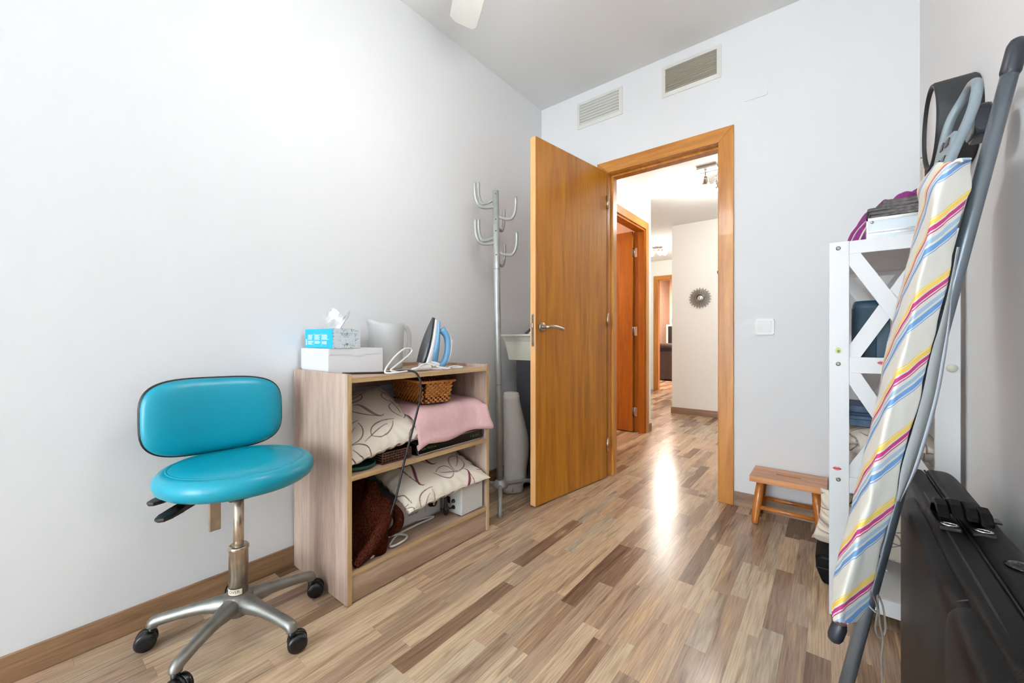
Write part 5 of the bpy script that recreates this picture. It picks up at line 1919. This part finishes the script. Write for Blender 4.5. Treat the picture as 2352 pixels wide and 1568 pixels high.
eb = poly('padded_panel', vs, fs, M_['leather'], pk_, True)
md = eb.modifiers.new('smooth', 'SMOOTH')
md.iterations = 6
# carrying handle: four soft ribs arching over the gap, two metal loops below
hdl = thing_h = None
for k in range(4):
    x0 = 1.880 + k * .0168
    arch = [(1.140, .586), (1.135, .604), (1.120, .616), (1.097, .622), (1.073, .618), (1.057, .606), (1.057, .600), (1.073, .611), (1.097, .6145), (1.119, .609), (1.131, .600), (1.135, .586)]
    o = prism('handle_rib', [(p[0] - .0035 * k, p[1] + (.004 if k in (1, 2) else 0)) for p in arch], 'X', x0, x0 + .0162, M_['leather'], mt, bevel=.0025)
for x in (1.892, 1.932):
    box('handle_tab', x - .014, x + .014, 1.031, 1.061, .585, .592, M_['leather_seam'], mt, bevel=.002)
    pts = [(x + .010 * math.cos(t), 1.041 + .007 * math.sin(t), .594) for t in [2 * PI * i / 14 for i in range(15)]]
    tube('metal_loop', pts, .0018, M_['steel'], mt, 8)
lathe('button', [(.0, 0), (.016, 0), (.0165, .002), (.012, .0045), (.004, .004), (.0035, .0065), (.0, .007)], M_['black_gloss'], mt, 28, M=Matrix.Translation((1.946, .925, .588)), cap=False)
box('name_tag', 1.955, 1.970, 1.12, 1.145, .586, .589, M_['black_gloss'], mt, bevel=.001)

# ---------------------------------------------------------------- hall: spot bars, sunburst mirror, picture, ornament
def spot_bar(px, py, ang, label, spots, powr):
    t = thing('ceiling_spotlight', label, 'spotlight', (px, py, HC), group='hall ceiling spotlights')
    Mx = Matrix.Translation((px, py, HC)) @ Matrix.Rotation(ang, 4, 'Z')
    box('ceiling_plate', -.075, .075, -.075, .075, -.022, -.001, M_['steel'], t, bevel=.004, M=Mx)
    for (dx, dy, tx, ty) in spots:
        p = Mx @ Vector((dx, dy, -.022))
        q = p + Vector((0, 0, -.045))
        e = q + (Matrix.Rotation(ang, 4, 'Z') @ Vector((tx, ty, -.045)))
        st = tube('stem', [p, q], .005, M_['steel'], t, 10)
        dirv = (e - q).normalized()
        tube('spot_cup', [q - dirv * .012, q, q + dirv * .025, q + dirv * .05], [.012, .019, .024, .028], M_['steel'], t, 18)
        tube('glass_bulb', [q + dirv * .045, q + dirv * .06, q + dirv * .085, q + dirv * .10], [.026, .031, .026, .010], M_['bulb'], t, 18)
        point_light('spot_light', q + dirv * .16, powr, (.97, .97, .94), .05)
    return t


spot_bar(.925, 3.60, 0.0, 'chrome ceiling spotlight cluster nearer the open door in the hall', [(-.03, .03, -.012, .06), (.02, .17, .02, .06), (.07, .30, .02, .05)], 12.0)
tb_ = bpy.data.objects['ceiling_spotlight']
box('spot_bar', .86, 1.02, 3.62, 3.92, HC - .026, HC - .012, M_['steel'], tb_, bevel=.003)
spot_bar(-.36, 6.15, 0.2, 'farther chrome ceiling spotlight cluster beyond the mirror wall', [(-.05, 0, -.02, -.02), (.02, .0, .02, -.03), (.07, .02, .03, -.02)], 9.0)

sbm = thing('sunburst_mirror', 'small round sunburst mirror with metal rays on the hall wall', 'mirror', (.481, 5.178, 1.41))
Mm = Matrix.Translation((.481, 5.170, 1.41)) @ Matrix.Rotation(PI / 2, 4, 'X')
lathe('mirror_disc', [(.0, .0), (.042, .0), (.042, .010), (.0, .011)], M_['mirror_glass'], sbm, 32, M=Mm, cap=False)
lathe('mirror_ring', [(.040, .0), (.052, .0), (.052, .010), (.046, .014), (.040, .011)], M_['burst_metal'], sbm, 36, M=Mm, cap=False)
bm = bmesh.new()
for k in range(44):
    a = 2 * PI * k / 44
    L_ = .128 if k % 2 else .112
    for z0, z1 in ((.002, .006),):
        q = [(.05, -.0035), (L_ - .01, -.0042), (L_, 0), (L_ - .01, .0042), (.05, .0035)]
        va_ = []
        for zz in (z0 + (.003 if k % 2 else 0), z1 + (.003 if k % 2 else 0)):
            va_.append([bm.verts.new(Mm @ Vector((p[0] * math.cos(a) - p[1] * math.sin(a), p[0] * math.sin(a) + p[1] * math.cos(a), zz))) for p in q])
        bm.faces.new(va_[0][::-1])
        bm.faces.new(va_[1])
        for i in range(5):
            bm.faces.new((va_[0][i], va_[0][(i + 1) % 5], va_[1][(i + 1) % 5], va_[1][i]))
ry = bm_obj('rays', bm, M_['burst_metal'], sbm)
ry['kind'] = 'stuff'
hp = thing('hall_picture', 'black framed grey picture on the hall wall behind the open door', 'picture', (XH, 2.95, 1.13))
boxes('frame', [(XH + .0005, XH + .018, 2.78, 2.79, 1.13, 1.825), (XH + .0005, XH + .018, 3.082, 3.094, 1.13, 1.825), (XH + .0005, XH + .018, 2.79, 3.082, 1.13, 1.142), (XH + .0005, XH + .018, 2.79, 3.082, 1.813, 1.825)], M_['frame_black'], hp)
box('print', XH + .0005, XH + .012, 2.79, 3.082, 1.142, 1.813, M_['picture_dark'], hp)
orn = thing('wall_ornament', 'small black looped metal ornament beside the door casing on the hall wall', 'ornament', (.70, 5.178, 1.68))
for zz, rr_ in ((1.70, .028), (1.75, .020)):
    tube('loop', [(.700 + rr_ * math.cos(t), 5.168, zz + rr_ * math.sin(t)) for t in [2 * PI * i / 20 for i in range(21)]], .006, M_['frame_black'], orn, 8)

# ---------------------------------------------------------------- living room seen through the far doorway
sf = thing('leather_armchair', 'dark brown leather armchair seen through the far doorway', 'armchair', (-1.0, 9.3, 0))
box('base', -1.395, -.55, 9.06, 9.9, .03, .66, M_['sofa_leather'], sf, bevel=.03, seg=3)
box('back_cushion', -1.40, -.56, 9.03, 9.25, .70, .83, M_['sofa_leather'], sf, bevel=.05, seg=4, smooth=True)
box('back_frame', -1.38, -.57, 9.10, 9.30, .64, .72, M_['black_plastic'], sf)
boxes('foot', [(-1.38, -1.33, 9.08, 9.13, 0, .03), (-.61, -.56, 9.08, 9.13, 0, .03), (-1.38, -1.33, 9.8, 9.85, 0, .03), (-.61, -.56, 9.8, 9.85, 0, .03)], M_['black_plastic'], sf)
tbx = thing('dining_table', 'dark topped table with chrome legs before the armchair', 'table', (-1.55, 8.6, 0))
box('table_top', -1.95, -1.185, 8.35, 8.80, .70, .735, M_['glass_dark'], tbx, bevel=.003)
for x0, y0 in ((-1.235, 8.70), (-1.92, 8.70), (-1.235, 8.37), (-1.92, 8.37)):
    box('leg', x0, x0 + .045, y0, y0 + .045, 0, .70, M_['steel'], tbx, bevel=.003)
cbn = thing('display_cabinet', 'cream display cabinet with a dark glass door behind the armchair', 'cabinet', (-1.2, 10.25, 0))
box('body', -1.50, -.70, 10.15, 10.38, .0, 1.275, M_['cabinet_cream'], cbn, bevel=.004)
dr = box('door', -1.455, -1.115, 10.135, 10.15, .05, 1.235, M_['frame_black'], cbn, bevel=.002)
box('glass_panel', -1.40, -1.17, 10.132, 10.136, .12, 1.17, M_['glass_dark'], dr)
dr = box('door', -1.095, -.745, 10.135, 10.15, .05, 1.235, M_['frame_black'], cbn, bevel=.002)
box('glass_panel', -1.04, -.80, 10.132, 10.136, .12, 1.17, M_['glass_dark'], dr)
ph = thing('framed_photo', 'cream framed photograph standing on the display cabinet', 'picture', (-1.27, 10.22, 1.275))
box('frame', -1.43, -1.14, 10.20, 10.22, 1.276, 1.46, M_['cabinet_cream'], ph, bevel=.002)
box('photo', -1.39, -1.18, 10.197, 10.20, 1.31, 1.43, M_['photo_print'], ph)
area_light('living_room_lamp', (-1.0, 8.8, 2.36), (0, 0, 0), .5, .5, 170.0, (1.0, .87, .77), 'DISK')
area_light('side_room_lamp', (-.8, 3.3, 2.28), (0, 0, 0), .35, .35, 26.0, (1.0, .90, .78), 'DISK')
